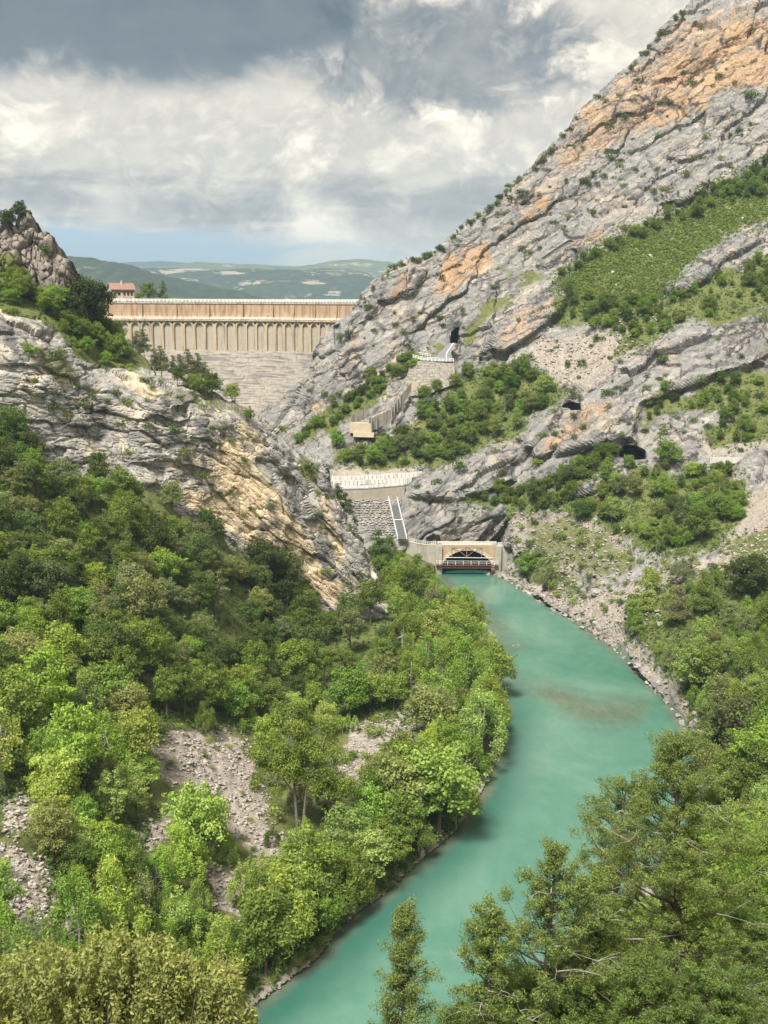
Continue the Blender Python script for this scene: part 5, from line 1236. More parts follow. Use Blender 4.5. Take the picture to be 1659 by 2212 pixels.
mark('willow', 705, 1835, .5, 'mid green', 'leafy bush right of the tall forked poplar base', 'bush', 'bush')
mark('willow', 590, 1835, .42, 'deep green', 'dark leafy bush left of the tall poplar base', 'bush', 'bush')
mark('broad', 900, 1232, .5, 'fresh green', 'fresh green tree in front of the curved wing wall', shade=.95)
mark('broad', 925, 1246, .42, 'mid green', 'small green tree at the foot of the left portal buttress')
# forest below the cliff, in areas that one can point to
AR = [([(-80, 960), (30, 960), (130, 1040), (300, 1075), (300, 1260), (-80, 1260)], 'below the left end of the cliff', 46, tl_upper, kf, (.55, .95)),
      ([(300, 1075), (420, 1130), (500, 1190), (600, 1262), (600, 1400), (300, 1400), (300, 1260)], 'under the cream cliff face', 34, tl_upper, kf, (.6, .95)),
      ([(-80, 1260), (300, 1260), (300, 1560), (150, 1570), (-80, 1640)], 'at the left edge in mid forest', 48, tl_mixed, kf, (.6, 1.0)),
      ([(300, 1400), (600, 1400), (600, 1560), (300, 1560)], 'in the middle of the left forest', 30, tl_mixed, kf, (.55, .95)),
      ([(600, 1262), (700, 1330), (800, 1345), (870, 1400), (870, 1560), (600, 1560)], 'below the right end of the cliff', 36, tl_mixed, kf, (.55, .95))]
for pl, ar, n, tl, kd, sr in AR: scatter(B, pl, n * 60, n, kd, tl, sr, .56, 'tree', 'tree', ar, G1, WD, occupied=occB)
SCR = [[(310, 1600), (440, 1590), (500, 1640), (590, 1790), (600, 1830), (540, 1850), (470, 1740), (350, 1660)], screeB[1], screeB[2], screeB[3], screeB[4], screeB[5]]
G2 = 'trees along the left river bank'
kr = [('willow', 3.2), ('tall', 1.5), ('broad', 1.2)]
AR = [([(800, 1195), (845, 1228), (890, 1268), (945, 1292), (1000, 1322), (1030, 1360), (1060, 1420), (1080, 1490), (870, 1490), (870, 1400), (850, 1340), (840, 1280)], 'on the left bank near the portal', 60, tl_light + [('mid green', 3)], [('tall', 2), ('broad', 2), ('willow', 2)], (.55, .95)),
      ([(785, 1195), (850, 1222), (905, 1270), (960, 1296), (950, 1335), (850, 1310), (800, 1240)], 'between cliff end and portal', 30, [('deep green', 2), ('mid green', 3), ('fresh green', 2)], [('tall', 2), ('broad', 2), ('willow', 1)], (.5, .85)),
      ([(870, 1490), (1080, 1490), (1085, 1580), (1070, 1650), (1020, 1740), (930, 1700), (880, 1620)], 'on the left bank at the river bend', 22, tl_light, kr, (.85, 1.35)),
      ([(930, 1700), (1010, 1740), (980, 1790), (900, 1862), (820, 1930), (740, 1985), (690, 2055), (620, 2110), (560, 2110), (640, 1960), (760, 1870), (820, 1740)], 'on the lower left bank', 34, tl_light + [('deep green', 1.2), ('mid green', 2)], kr, (.75, 1.25)),
      ([(560, 1960), (640, 1960), (560, 2110), (480, 2200), (330, 2200), (380, 2020)], 'between the scree and the lower river', 16, tl_light + [('deep green', 1.5)], kr, (.5, .8))]
for pl, ar, n, tl, kd, sr in AR: scatter(B, pl, n * 60, n, kd, tl, sr, .50, 'bank_tree', 'tree', ar, G2, WD, occupied=occB, lift=1.15, avoid=SCR)
G3 = 'willows scattered over the left scree'
AR = [([(-60, 1580), (150, 1580), (290, 1600), (320, 1680), (200, 1760), (-60, 1740)], 'above the left scree', 20, tl_light, kr, (.65, 1.15)),
      ([(290, 1600), (420, 1590), (480, 1640), (520, 1720), (460, 1830), (300, 1840), (250, 1730)], 'in the middle of the scree', 6, tl_light, kr, (.6, 1.0)),
      ([(60, 1780), (300, 1790), (300, 1960), (180, 1990), (100, 1900)], 'left of the lower scree', 18, tl_light + [('deep green', 2)], kr, (.55, .95)),
      ([(330, 1850), (560, 1840), (590, 1950), (420, 2010), (330, 1960)], 'below the scree slope', 11, tl_light, kr, (.55, .95)),
      ([(-60, 1990), (180, 1990), (330, 1960), (420, 2010), (560, 1960), (520, 2080), (330, 2180), (-60, 2120)], 'behind the near corner bush', 22, tl_light + [('deep green', 2)], kr, (.55, .95)),
      ([(570, 1560), (640, 1560), (780, 1620), (800, 1700), (720, 1780), (600, 1790), (560, 1690)], 'around the tall poplar', 11, tl_light + [('deep green', 2)], kr, (.4, .75)),
      ([(400, 1560), (860, 1545), (860, 1580), (560, 1600), (400, 1590)], 'along the top of the scree', 14, tl_light, kr, (.35, .6))]
for pl, ar, n, tl, kd, sr in AR: scatter(B, pl, n * 60, n, kd, tl, sr, .55, 'willow_tree', 'tree', ar, G3, WD, occupied=occB, avoid=SCR, lift=1.22)
G6 = 'undergrowth bushes on the left bank'
for pl, ar, n in [([(-60, 1580), (560, 1560), (620, 1800), (560, 2080), (200, 2140), (-60, 2100)], 'on the left scree', 110), ([(640, 1560), (1060, 1500), (1060, 1660), (900, 1860), (700, 2040), (560, 2130), (560, 1980), (760, 1800)], 'under the left bank trees', 70)]:
    scatter(B, pl, n * 40, n, [('shrub', 1)], [('mid green', 2), ('light green', 2), ('fresh green', 2)], (.4, 1.2), .3, 'bush', 'bush', ar, G6, 'bush', occupied=[], avoid=SCR if 'scree' in ar else None)
scatter(B, [(310, 1600), (440, 1590), (540, 1640), (600, 1830), (540, 1850), (430, 1720), (330, 1660)], 900, 26, [('shrub', 1)], [('mid green', 1), ('light green', 2), ('grey green', 1)], (.2, .6), .6, 'bush', 'bush', '', G6, 'bush', occupied=[])
# terrace above the cliff
G4 = 'trees on the terrace above the left cliff'; occC = []
scatter(Cs, [(-80, 610), (40, 622), (140, 662), (215, 700), (250, 730), (300, 785), (230, 790), (170, 760), (110, 690), (20, 660), (-80, 650)], 3000, 46, [('broad', 3), ('oak', 2), ('tall', 1)],
        [('mid green', 4), ('fresh green', 3), ('deep green', 2), ('yellow green', .8)], (.35, .68), .5, 'terrace_tree', 'tree', 'on the terrace over the cliff', G4, WD, occupied=occC)
scatter(Cs, [(-20, 600), (60, 640), (140, 690), (215, 730), (300, 785), (230, 795), (170, 780), (110, 720), (20, 680), (-20, 680)], 2000, 34, [('shrub', 1)], [('mid green', 2), ('fresh green', 2), ('deep green', 1)], (.4, .9), .35, 'terrace_bush', 'bush', '', 'bushes under the terrace trees', 'bush', occupied=[])
for x, y, s, tn, lb in ((378, 935, 1.3, 'deep green', 'round dark shrub in the middle of the left cliff face'), (178, 885, 1.5, 'dark green', 'tall dark shrub on the left part of the cliff face'), (110, 895, 1.2, 'dark green', 'dark shrub on the cliff face near the left frame edge'), (482, 935, 1.2, 'deep green', 'dark shrub above the cream streak of the cliff'),
                       (402, 985, 1.2, 'olive brown', 'olive shrub low in the middle of the cliff face'), (660, 1020, 1.6, 'dark green', 'dark shrub in the gully behind the rock pinnacle'), (530, 905, 1.4, 'deep green', 'dark bush at the upper right cliff ridge'), (275, 880, 1.0, 'mid green', 'green shrub high on the left cliff face'), (610, 935, 1.2, 'deep green', 'bush on the descending cliff ridge against the far slope'), (130, 780, 1.4, 'olive brown', 'olive shrub on the grassy rib at the cliff left end')):
    p = Cs.near(x, y); place('shrub', p, s, tn, 'cliff_shrub', 'shrub', '', 'shrubs on the left cliff face', '', label=lb, sx=.85)
p = Cs.near(188, 712)
place('oak', p, 1.3, 'dark green', 'tree', 'tree', '', G4, '', label='very dark large tree at the terrace edge in front of the dam', shade=.62)
scatter(Cs, [(240, 790), (330, 805), (440, 845), (540, 880), (560, 910), (450, 880), (330, 840)], 900, 15, [('shrub', 3), ('broad', .5)], [('deep green', 2), ('mid green', 2), ('light green', 1)], (.4, .8), .5, 'ridge_bush', 'bush', 'on the ridge of the left cliff', 'bushes on the ridge of the left cliff', WD, occupied=occC)
for x, y, s, tn, lb in ((460, 858, .62, 'deep green', 'round dark green bush on the cliff ridge below the dam'), (505, 866, .55, 'light green', 'pale feathery bush on the cliff ridge below the dam'), (420, 846, .6, 'mid green', 'upright green bush on the cliff ridge left of the round dark bush')):
    p = Cs.near(x, y); place('broad', p, s, tn, 'bush', 'bush', '', 'bushes on the ridge of the left cliff', '', label=lb, sink=1.2)
scatter(Cs, [(80, 760), (700, 1010), (830, 1300), (780, 1300), (500, 1120), (330, 1030), (60, 900), (40, 720)], 2600, 58, [('shrub', 1)], [('dark green', 2), ('deep green', 2), ('mid green', 1), ('olive brown', 1)], (.45, 1.25), .8, 'cliff_shrub', 'shrub', 'growing from the left cliff face', 'shrubs on the left cliff face', 'shrub', occupied=occC)
for i, (x, y, s) in enumerate(((722, 1062, .62), (738, 1090, .72), (752, 1118, .55), (690, 1030, .5))):
    p = PN(x + 6, y + 20, 300); place('pine', p, s, 'dark green', 'pine_tree', 'tree', '', 'pines at the cliff edge beside the crib wall', '', label=('dark pine at the cliff edge next to the white panel wall', 'tallest dark pine clinging to the cliff edge over the stone slope', 'lowest dark pine on the cliff edge over the stone slope', 'dark pine in the notch behind the rock pinnacle')[i], sx=1.3, sink=1.5)
for x, y, s, tn, lb in ((44, 478, .5, 'dark green', 'dark windswept tree on top of the rock tower'), (18, 496, .55, 'dark green', 'dark bushy tree at the left edge of the rock tower top'), (62, 474, .26, 'olive brown', 'thin bare-looking shrub on the rock tower summit')):
    p = PN(x, y, 257); place('broad', p, s, tn, 'tree', 'tree', '', 'trees on the rock tower', '', label=lb, shade=.8, sink=.9)
for x, y, s, lb in ((104, 545, .9, 'dark shrub in the cleft of the rock tower'), (60, 600, .8, 'green shrub at the foot of the rock tower'), (128, 600, .7, 'dark shrub on the right flank of the rock tower')):
    p = Ts.near(x, y); place('shrub', p, s, 'deep green', 'shrub', 'shrub', '', 'shrubs on the rock tower', '', label=lb, shade=.8)
ORDP = ['leftmost', 'second from left', 'fourth from left', 'fifth from left', 'sixth from left', 'seventh from left', 'eighth from left', 'third from left', 'rightmost']
for i, (x, y, s) in enumerate(((292, 772, .72), (312, 775, .8), (350, 815, .85), (372, 815, .6), (392, 820, .7), (408, 822, .85), (428, 822, .75), (335, 800, .6), (445, 825, .55))):
    p = PN(x, y, 300); place('pine', p, s, 'grey green', 'pine_tree', 'tree', '', 'thin pines standing before the dam', '', shade=.62, label=ORDP[i] + ' of the slim grey-green pines standing before the dam')
for x, s, kd, tn, sx, lb in ((320, .86, 'broad', 'mid green', 1.35, 'round green tree on the bank behind the dam crest'), (352, 1.02, 'poplar', 'deep green', 1.9, 'dark columnar poplar behind the dam crest'), (300, .46, 'broad', 'light green', 1.2, 'small pale bush between house and round tree'),
                           (246, .46, 'tall', 'grey green', .9, 'grey-green tree in front of the cream house'), (236, .55, 'broad', 'grey green', 1, 'pale tree at the left corner of the cream house'), (158, .8, 'poplar', 'deep green', .9, 'thin pointed cypress beside the rock tower'), (182, .8, 'broad', 'grey green', 1, 'grey-green tree left of the house behind the dark tree'), (158, .6, 'broad', 'mid green', 1, 'green tree behind the rock tower foot'), (402, .2, 'broad', 'dark green', 1.4, 'tiny dark bush on the dam crest road')):
    q = PY(x, 650, 488 if x < 260 and x > 230 else 492); zb_ = 84.6 if x > 200 else 87.5
    if x == 158: zb_ = 92.5
    place(kd, (q[0], q[1], zb_), s, tn, 'tree' if s > .25 else 'bush', 'tree' if s > .25 else 'bush', '', 'trees behind the dam crest', '', label=lb, sx=sx)

# ------------------------------------------------------------------ vegetation of the right mountainside
G5 = 'trees on the right mountainside'
td = [('dark green', 1.5), ('deep green', 3), ('mid green', 3.5), ('fresh green', 1)]; tm_ = [('deep green', 2), ('mid green', 4), ('fresh green', 2.5), ('olive brown', .8), ('light green', 1), ('grey green', 1)]
kb = [('broad', 1.7), ('oak', 2.2), ('tall', 1.1)]
mark('broad', 1437, 1018, .98, 'fresh green', 'big round bright green tree standing by the dark cave', sheet=A, shade=.85, sx=1.15, group=G5)
mark('oak', 1360, 1010, .5, 'fresh green', 'small green tree directly below the dark cave', sheet=A, group=G5)
mark('oak', 1010, 815, .62, 'mid green', 'leafy tree below the stone retaining wall of the upper road', sheet=A, group=G5)
mark('oak', 1620, 1285, 1.1, 'dark green', 'large dark round tree on the pale scree at the right edge', sheet=A, shade=.9, sx=1.15, group=G5)
mark('oak', 1590, 1640, 1.25, 'olive brown', 'dark oak with pale flowering tips overhanging the right river bank', sheet=A, shade=.75, sx=1.1, group=G5)
mark('oak', 1535, 1655, .7, 'olive brown', 'dark flowering oak next to the bank stones', sheet=A, shade=.8, group=G5)
mark('oak', 1160, 1090, .9, 'deep green', 'big dark bushy tree above the pinkish scree left of centre slope', sheet=A, group=G5)
mark('broad', 1515, 1175, .95, 'mid green', 'broad dense green tree above the long pale scree', sheet=A, shade=.85, sx=1.2, group=G5)
mark('pine', 1460, 1350, 1.0, 'grey green', 'feathery grey-green pine over the right bank boulders', 'pine_tree', sheet=A, shade=.85, sx=1.3, group=G5)
mark('pine', 1520, 1330, 1.15, 'mid green', 'tall yellowish pine over the right bank willows', 'pine_tree', sheet=A, shade=.95, sx=1.3, group=G5)
mark('broad', 1135, 1247, .78, 'fresh green', 'fresh green bush beside the right wing wall of the portal', 'bush', 'bush', sheet=A, shade=1.05, sx=1.3, group=G5)
mark('willow', 1182, 1272, .72, 'grey green', 'greyish willow bush among the stones right of the portal', 'bush', 'bush', sheet=A, sx=1.3, group=G5)
AR = [([(1200, 598), (1260, 562), (1340, 512), (1450, 470), (1560, 402), (1660, 345), (1660, 425), (1560, 445), (1450, 500), (1350, 538), (1270, 580)], 'under the upper cliff', 55, td, kb, (.28, .55), .55),
      ([(1210, 625), (1300, 650), (1380, 660), (1440, 655), (1400, 705), (1330, 722), (1275, 700), (1195, 690)], 'below the green meadow', 34, td + tm_, kb, (.3, .6), .5),
      ([(1440, 650), (1540, 610), (1660, 565), (1660, 665), (1560, 690), (1470, 705), (1380, 752), (1330, 760), (1380, 690)], 'right of the meadow', 46, tm_, kb, (.25, .5), .55),
      ([(1060, 790), (1130, 795), (1200, 828), (1212, 852), (1150, 905), (1110, 950), (1050, 962), (1000, 900), (1040, 850)], 'on the slope right of the stone retaining wall', 36, tm_, kb, (.4, .72), .5),
      ([(800, 960), (870, 930), (950, 890), (1010, 890), (1060, 960), (985, 1000), (880, 1012), (735, 1005), (728, 970)], 'above the white panel wall', 48, tm_ + td, kb, (.4, .75), .5),
      ([(915, 850), (960, 830), (1000, 840), (1010, 870), (930, 905), (890, 905)], 'beside the concrete chute', 9, tm_, kb, (.4, .6), .5),
      ([(640, 955), (700, 905), (760, 855), (840, 795), (890, 765), (905, 785), (860, 820), (820, 852), (770, 888), (700, 938), (650, 968)], 'along the ledge left of the chute', 40, td + [('fresh green', 2)], kb, (.28, .5), .5),
      ([(1180, 1055), (1300, 978), (1330, 985), (1255, 1055), (1220, 1108), (1160, 1115), (1050, 1092), (990, 1088), (1100, 1065)], 'on the ledge above the portal', 38, td + [('mid green', 2)], kb, (.3, .62), .5),
      ([(1225, 1085), (1300, 1055), (1380, 1025), (1440, 1040), (1570, 1010), (1610, 1050), (1595, 1125), (1560, 1185), (1480, 1195), (1400, 1198), (1330, 1150), (1240, 1120)], 'on the bushy slope below the cave', 56, tm_ + [('light green', 1)], kb + [('willow', 1)], (.35, .75), .55),
      ([(1450, 892), (1560, 822), (1660, 832), (1660, 960), (1560, 955), (1515, 938), (1590, 880)], 'on the right edge above the cave ledge', 24, td + tm_, kb, (.35, .6), .5),
      ([(1385, 872), (1440, 842), (1490, 868), (1400, 905)], 'on the banded cliff', 6, td, kb, (.3, .5), .6),
      ([(1330, 1350), (1400, 1290), (1500, 1245), (1660, 1265), (1660, 1420), (1420, 1420)], 'on the slope above the right bank', 22, tl_light, kr + [('pine', 1)], (.45, .8), .55),
      ([(1420, 1410), (1660, 1410), (1660, 1560), (1520, 1590), (1475, 1500)], 'along the right bank', 26, tl_light, kr, (.55, .95), .5),
      ([(1540, 1600), (1660, 1570), (1660, 2000), (1560, 1900), (1530, 1700)], 'on the near right bank', 22, tm_ + [('light green', 2)], kb + [('willow', 1)], (.6, 1.0), .5),
      ([(1500, 1800), (1660, 1900), (1660, 2380), (1250, 2300), (1360, 1990)], 'low on the near right bank', 24, tm_ + [('fresh green', 2)], kb, (.6, 1.0), .55)]
for pl, ar, n, tl, kd, sr, gp in AR:
    scatter(A, pl, n * 55, n, kd, tl, sr, gp, 'slope_tree', 'tree', ar, G5 + ' ' + ar, WD, occupied=occA)
# single shrubs on the cliffs and along the skyline
GS = 'single shrubs on the right cliffs'
sky_l = [(772, 662), (825, 602), (880, 558), (930, 545), (1000, 485), (1060, 445), (1110, 387), (1190, 317), (1247, 242), (1330, 160), (1400, 94), (1470, 28)]
nsh = 0
for i in range(110):
    j = rnd.randrange(len(sky_l) - 1); u = rnd.random(); x = sky_l[j][0] * (1 - u) + sky_l[j + 1][0] * u + rnd.uniform(1, 9); y = sky_l[j][1] * (1 - u) + sky_l[j + 1][1] * u + rnd.uniform(3, 14)
    p = A.at(x, y)
    if p is None: continue
    place('shrub', p, rnd.uniform(.5, 1.15), rnd.choice(['dark green', 'dark green', 'olive brown']), 'skyline_shrub', 'shrub', 'on the skyline of the right mountain', 'shrubs along the mountain skyline', 'shrub', sink=.1, sx=rnd.uniform(.6, 1)); nsh += 1
scatter(A, [(760, 700), (930, 560), (1110, 400), (1260, 260), (1480, 60), (1660, 60), (1660, 330), (1450, 460), (1200, 590), (1100, 640), (980, 740), (880, 770), (700, 890), (620, 890)], 6000, 130, [('shrub', 1)], [('dark green', 3), ('deep green', 2), ('olive brown', 1), ('mid green', .6)], (.5, 1.5), .9, 'cliff_shrub', 'shrub', 'on the upper right cliff', GS, 'shrub', occupied=occA)
scatter(A, [(1000, 780), (1200, 620), (1420, 700), (1660, 660), (1660, 980), (1400, 1000), (1100, 1180), (880, 1150), (860, 1060), (1100, 960), (1180, 860)], 5000, 85, [('shrub', 1)], [('dark green', 3), ('deep green', 2), ('mid green', 1)], (.45, 1.4), .9, 'cliff_shrub', 'shrub', 'on the banded lower right cliff', 'single shrubs on the lower right cliffs', 'shrub', occupied=occA)
scatter(A, [(1090, 1110), (1230, 1110), (1400, 1205), (1640, 1140), (1640, 1230), (1300, 1360), (1120, 1250)], 5000, 130, [('shrub', 1)], [('mid green', 2), ('light green', 2), ('grey green', 1), ('deep green', 1)], (.4, 1.1), .7, 'scree_shrub', 'shrub', 'on the scree right of the portal', 'low shrubs on the scree right of the portal', 'shrub', occupied=occA)

# low scrub too dense to count: one mass per cover
def cover(name, sheet, polys, n, size, per, hgt, tone, mat=M_leaf, leaf=.5, asp=.6):
    r = np.random.default_rng(len(name) + n); P, N, T = [], [], []
    area = np.array([abs(sum(a[0] * b_[1] - b_[0] * a[1] for a, b_ in zip(pl, pl[1:] + pl[:1]))) for pl in polys]); area = area / area.sum()
    for pl, fr in zip(polys, area):
        q = np.array(pl, float); x0, y0 = q.min(0) - 20; x1, y1 = q.max(0) + 20; m_ = int(n * fr * 4) + 10
        x, y = r.uniform(x0, x1, m_), r.uniform(y0, y1, m_); ok = poly_sd(x, y, pl) > -r.random(m_) ** 2 * 30; x, y = x[ok], y[ok]
        for a, b_ in zip(x[:int(n * fr)], y[:int(n * fr)]):
            p = sheet.at(a, b_)
            if p is None or p[2] < .4: continue
            s = size * (.4 + 1.5 * r.random() ** 2); d = sphere_dirs(r, per); d[:, 2] = np.abs(d[:, 2])
            P.append(p + d * s * np.array([1, 1, hgt]) * r.uniform(.5, 1, (per, 1))); N.append(d + np.array([0, 0, .4])); T.append(np.full(per, r.random() * .8) * np.clip(d[:, 2], 0, 1))
    V, Q, c = leaf_mesh(name, np.concatenate(P), np.concatenate(N), leaf, asp, r, np.concatenate(T), tri=True); me = np_mesh(name, V, None, Q, cols=c.astype(np.float32), colname='leaf')
    o = link(name, me, mat); o.color = (*tone, 1); o['kind'] = 'stuff'; return o
cl = cover('meadow_scrub', A, [greenA[0]], 7500, .8, 10, .8, (.145, .205, .048), leaf=.62); cl['label'] = 'low yellow-green scrub covering the sloping meadow under the upper cliff'; cl['category'] = 'scrub'
cl = cover('slope_scrub', A, [greenA[1], greenA[2], greenA[3][1], greenA[4], greenA[5][1], greenA[6][1], greenA[7], greenA[9][1], greenA[10][1], [(1660, 1200), (1760, 1180), (1760, 1700), (1660, 1700)]], 13500, .95, 10, .9, (.105, .165, .042), leaf=.62); cl['label'] = 'low green bushes between the trees of the right mountainside'; cl['category'] = 'scrub'
cl = cover('forest_undergrowth', B, [[(-80, 1000), (130, 1050), (420, 1130), (680, 1320), (860, 1320), (950, 1255), (1080, 1480), (1080, 1590), (860, 1560), (400, 1570), (-80, 1650)], [(860, 1560), (1080, 1590), (1000, 1770), (820, 1920), (560, 2130), (480, 2200), (400, 2100), (640, 1960), (800, 1760)],
                                     [(-60, 1600), (300, 1590), (300, 1700), (-60, 1740)], [(80, 1780), (300, 1780), (300, 1960), (120, 1960)]], 9000, 1.0, 10, .9, (.085, .145, .036), leaf=.6); cl['label'] = 'dense low undergrowth between the trees of the left bank'; cl['category'] = 'undergrowth'

# ------------------------------------------------------------------ boulders and stones
def rock_mesh(seed, sub=2, flat=.7):
    r = np.random.default_rng(seed); import bmesh
    bm = bmesh.new(); bmesh.ops.create_icosphere(bm, subdivisions=sub, radius=1.0); me = bpy.data.meshes.new('boulder'); bm.to_mesh(me); bm.free()
    v = np.empty(len(me.vertices) * 3, np.float32); me.vertices.foreach_get('co', v); v = v.reshape(-1, 3).astype(float)
    for _ in range(9):                                              # cut flat faces
        d = sphere_dirs(r, 1)[0]; h_ = r.uniform(.45, .8); t = v @ d; v -= np.outer(np.maximum(t - h_, 0), d)
    v *= np.array([1.0, r.uniform(.7, .95), flat * r.uniform(.75, 1.1)]); v += (fbm(v * 3.0 + seed, 2, seed)[:, None] - .5) * .12
    me.vertices.foreach_set('co', v.astype(np.float32).ravel()); me.update(); me.polygons.foreach_set('use_smooth', np.zeros(len(me.polygons), bool)); return me
def stone_mat(name, lo, hi):
    m, n, b_, o = new_mat(name); oi = n.nodes.new('ShaderNodeObjectInfo'); tcn = n.nodes.new('ShaderNodeTexCoord'); f = noise(n, wpos(n), 1.2, 6, .7)
    c = ramp(n, f, [(.3, lo), (.7, hi)]); rr = S(n, oi.outputs['Random']); cb = n.nodes.new('ShaderNodeCombineColor'); v = rr * .7 + .68
    for i in range(3): n.links.new(v.k, cb.inputs[i])
    n.links.new(mixc(n, 1.0, c, cb.outputs[0], 'MULTIPLY'), b_.inputs['Base Color']); b_.inputs['Roughness'].default_value = .95; b_.inputs['Specular IOR Level'].default_value = .15; bump(n, b_, f, .6, .15); return m
M_stone = stone_mat('bank_limestone', (.15, .14, .126), (.36, .33, .29))
RK = [rock_mesh(s, 2, .7) for s in range(6)]; 
for m_ in RK: m_.materials.append(M_stone)
rock_log = []
def boulder(p, s, area, group, label=None, name='boulder'):
    o = link(name, rnd.choice(RK), None, None, (p[0], p[1], p[2])); o.scale = (s, s * rnd.uniform(.75, 1.1), s * rnd.uniform(.7, 1.05)); o.rotation_euler = (rnd.uniform(-.3, .3), rnd.uniform(-.3, .3), rnd.uniform(0, 6.28)); o['category'] = 'boulder'; o['group'] = group
    if label: o['label'] = label
    else: rock_log.append((o, area, s, p))
    return o
seg = np.hypot(*np.diff(np.array(RB[:12], float), axis=0).T); cu = np.concatenate([[0], np.cumsum(seg)])
for i in range(240):
    t = rnd.uniform(0, cu[-1]); x = np.interp(t, cu, [q[0] for q in RB[:12]]); y = np.interp(t, cu, [q[1] for q in RB[:12]]); k_ = rnd.random() ** 1.5
    off = k_ * (24 + 20 * (y - 1237) / 400) - 5; px, py = x + off * .95, y - off * .45
    p = A.at(px, py) if off > 3 else None
    q = p if p is not None else PZ(px, py, .05)
    s = (.35 + .95 * rnd.random() ** 2.2) * (1.0 + .15 * (i % 7 == 0))
    boulder((q[0], q[1], max(q[2], 0) + s * .12), s, 'at the portal end of the right bank' if y < 1310 else 'along the middle of the right bank' if y < 1440 else 'at the near end of the right bank', 'boulders along the right bank')
for x, y, s, lb in ((1290, 1283, 2.4, 'big grey boulder in the scree right of the portal'), (1390, 1350, 1.8, 'large grey block above the right bank'), (1362, 1330, 1.6, 'rounded grey boulder above the right bank stones'), (1420, 1345, 1.6, 'grey slab between the right bank willows'),
                   (1250, 1262, 1.6, 'pale boulder beside the big grey one in the scree'), (1450, 520, 2.2, 'white boulder alone in the green meadow'), (1340, 770, 1.5, 'grey boulder on the beige scree'), (1585, 1330, 1.6, 'pale boulder under the dark round tree at the right edge'), (1565, 1410, 1.3, 'grey stone among light green bank willows')):
    p = A.near(x, y); boulder((p[0], p[1], p[2] + .3), s, '', 'boulders on the right slope', lb)
for x, y, s, lb in ((1117, 1394, .75, 'flat pale stone standing alone in the river'), (1108, 1395, .45, 'small stone beside the flat one in the river'), (1088, 1349, .4, 'small white stone in the shallow water by the left bank'), (1062, 1368, .5, 'pale stone at the edge of the left gravel spit'), (1050, 1365, .6, 'brownish stone on the left gravel spit')):
    q = PZ(x, y, 0); boulder((q[0], q[1], .08), s, '', 'stones in the river', lb, 'river_stone')
# stones that make up the screes and shores, uncounted
def stones(name, sheet, polys, n, s0, s1, mat, label, seed):
    r = np.random.default_rng(seed); base = rock_mesh(seed, 1, .65); nv = len(base.vertices); v = np.empty(nv * 3, np.float32); base.vertices.foreach_get('co', v); v = v.reshape(-1, 3); f = np.array([list(p.vertices) for p in base.polygons]); bpy.data.meshes.remove(base)
    area = np.array([abs(sum(a[0] * b_[1] - b_[0] * a[1] for a, b_ in zip(pl, pl[1:] + pl[:1]))) for pl in polys]); area = area / area.sum(); Vs, Fs, k_ = [], [], 0
    for pl, fr in zip(polys, area):
        q = np.array(pl, float); x0, y0 = q.min(0) - 30; x1, y1 = q.max(0) + 30; m_ = int(n * fr * 6) + 10; x, y = r.uniform(x0, x1, m_), r.uniform(y0, y1, m_); sd_ = poly_sd(x, y, pl) + (fbm(np.stack([x / 38, y / 38, x * 0 + seed], -1), 4, seed) - .5) * 110; ok = sd_ > -r.random(m_) * 14; x, y = x[ok], y[ok]
        for a, b_ in zip(x[:int(n * fr)], y[:int(n * fr)]):
            p = sheet.at(a, b_)
            if p is None or p[2] < -.1: continue
            s = s0 + (s1 - s0) * r.random() ** 4.5; an = r.uniform(0, 6.28); R_ = np.array([[math.cos(an), -math.sin(an), 0], [math.sin(an), math.cos(an), 0], [0, 0, 1]])
            w = (v * r.uniform(.6, 1.2, 3) * s) @ R_.T; w[:, 2] += w[:, 0] * r.uniform(-.4, .4); Vs.append(w + p + np.array([0, 0, s * .2])); Fs.append(f + k_ * nv); k_ += 1
    o = link(name, np_mesh(name, np.concatenate(Vs), None, np.concatenate(Fs)), mat); o['kind'] = 'stuff'; o['label'] = label; o['category'] = 'stones'
M_scree = plain('scree_stone', (.31, .278, .242), .95, .6, 1.9, .1)
stones('scree_stones', B, screeB[:6], 8500, .08, .7, M_scree, 'loose grey and beige stones covering the left scree slopes', 5)
stones('shore_stones', B, [screeB[6], screeB[7]], 2600, .12, .55, M_stone, 'brownish stones along the left water line', 6)
stones('slope_stones', A, [screeA[3], screeA[4][1], screeA[7][1], screeA[0][1], screeA[1]], 6500, .10, 1.0, M_scree, 'loose pale stones on the screes of the right slope', 7)
stones('meadow_stones', A, [greenA[0]], 75, .15, 1.3, plain('white_limestone', (.42, .40, .36), .9, .2), 'scattered white stones in the sloping green meadow', 8)
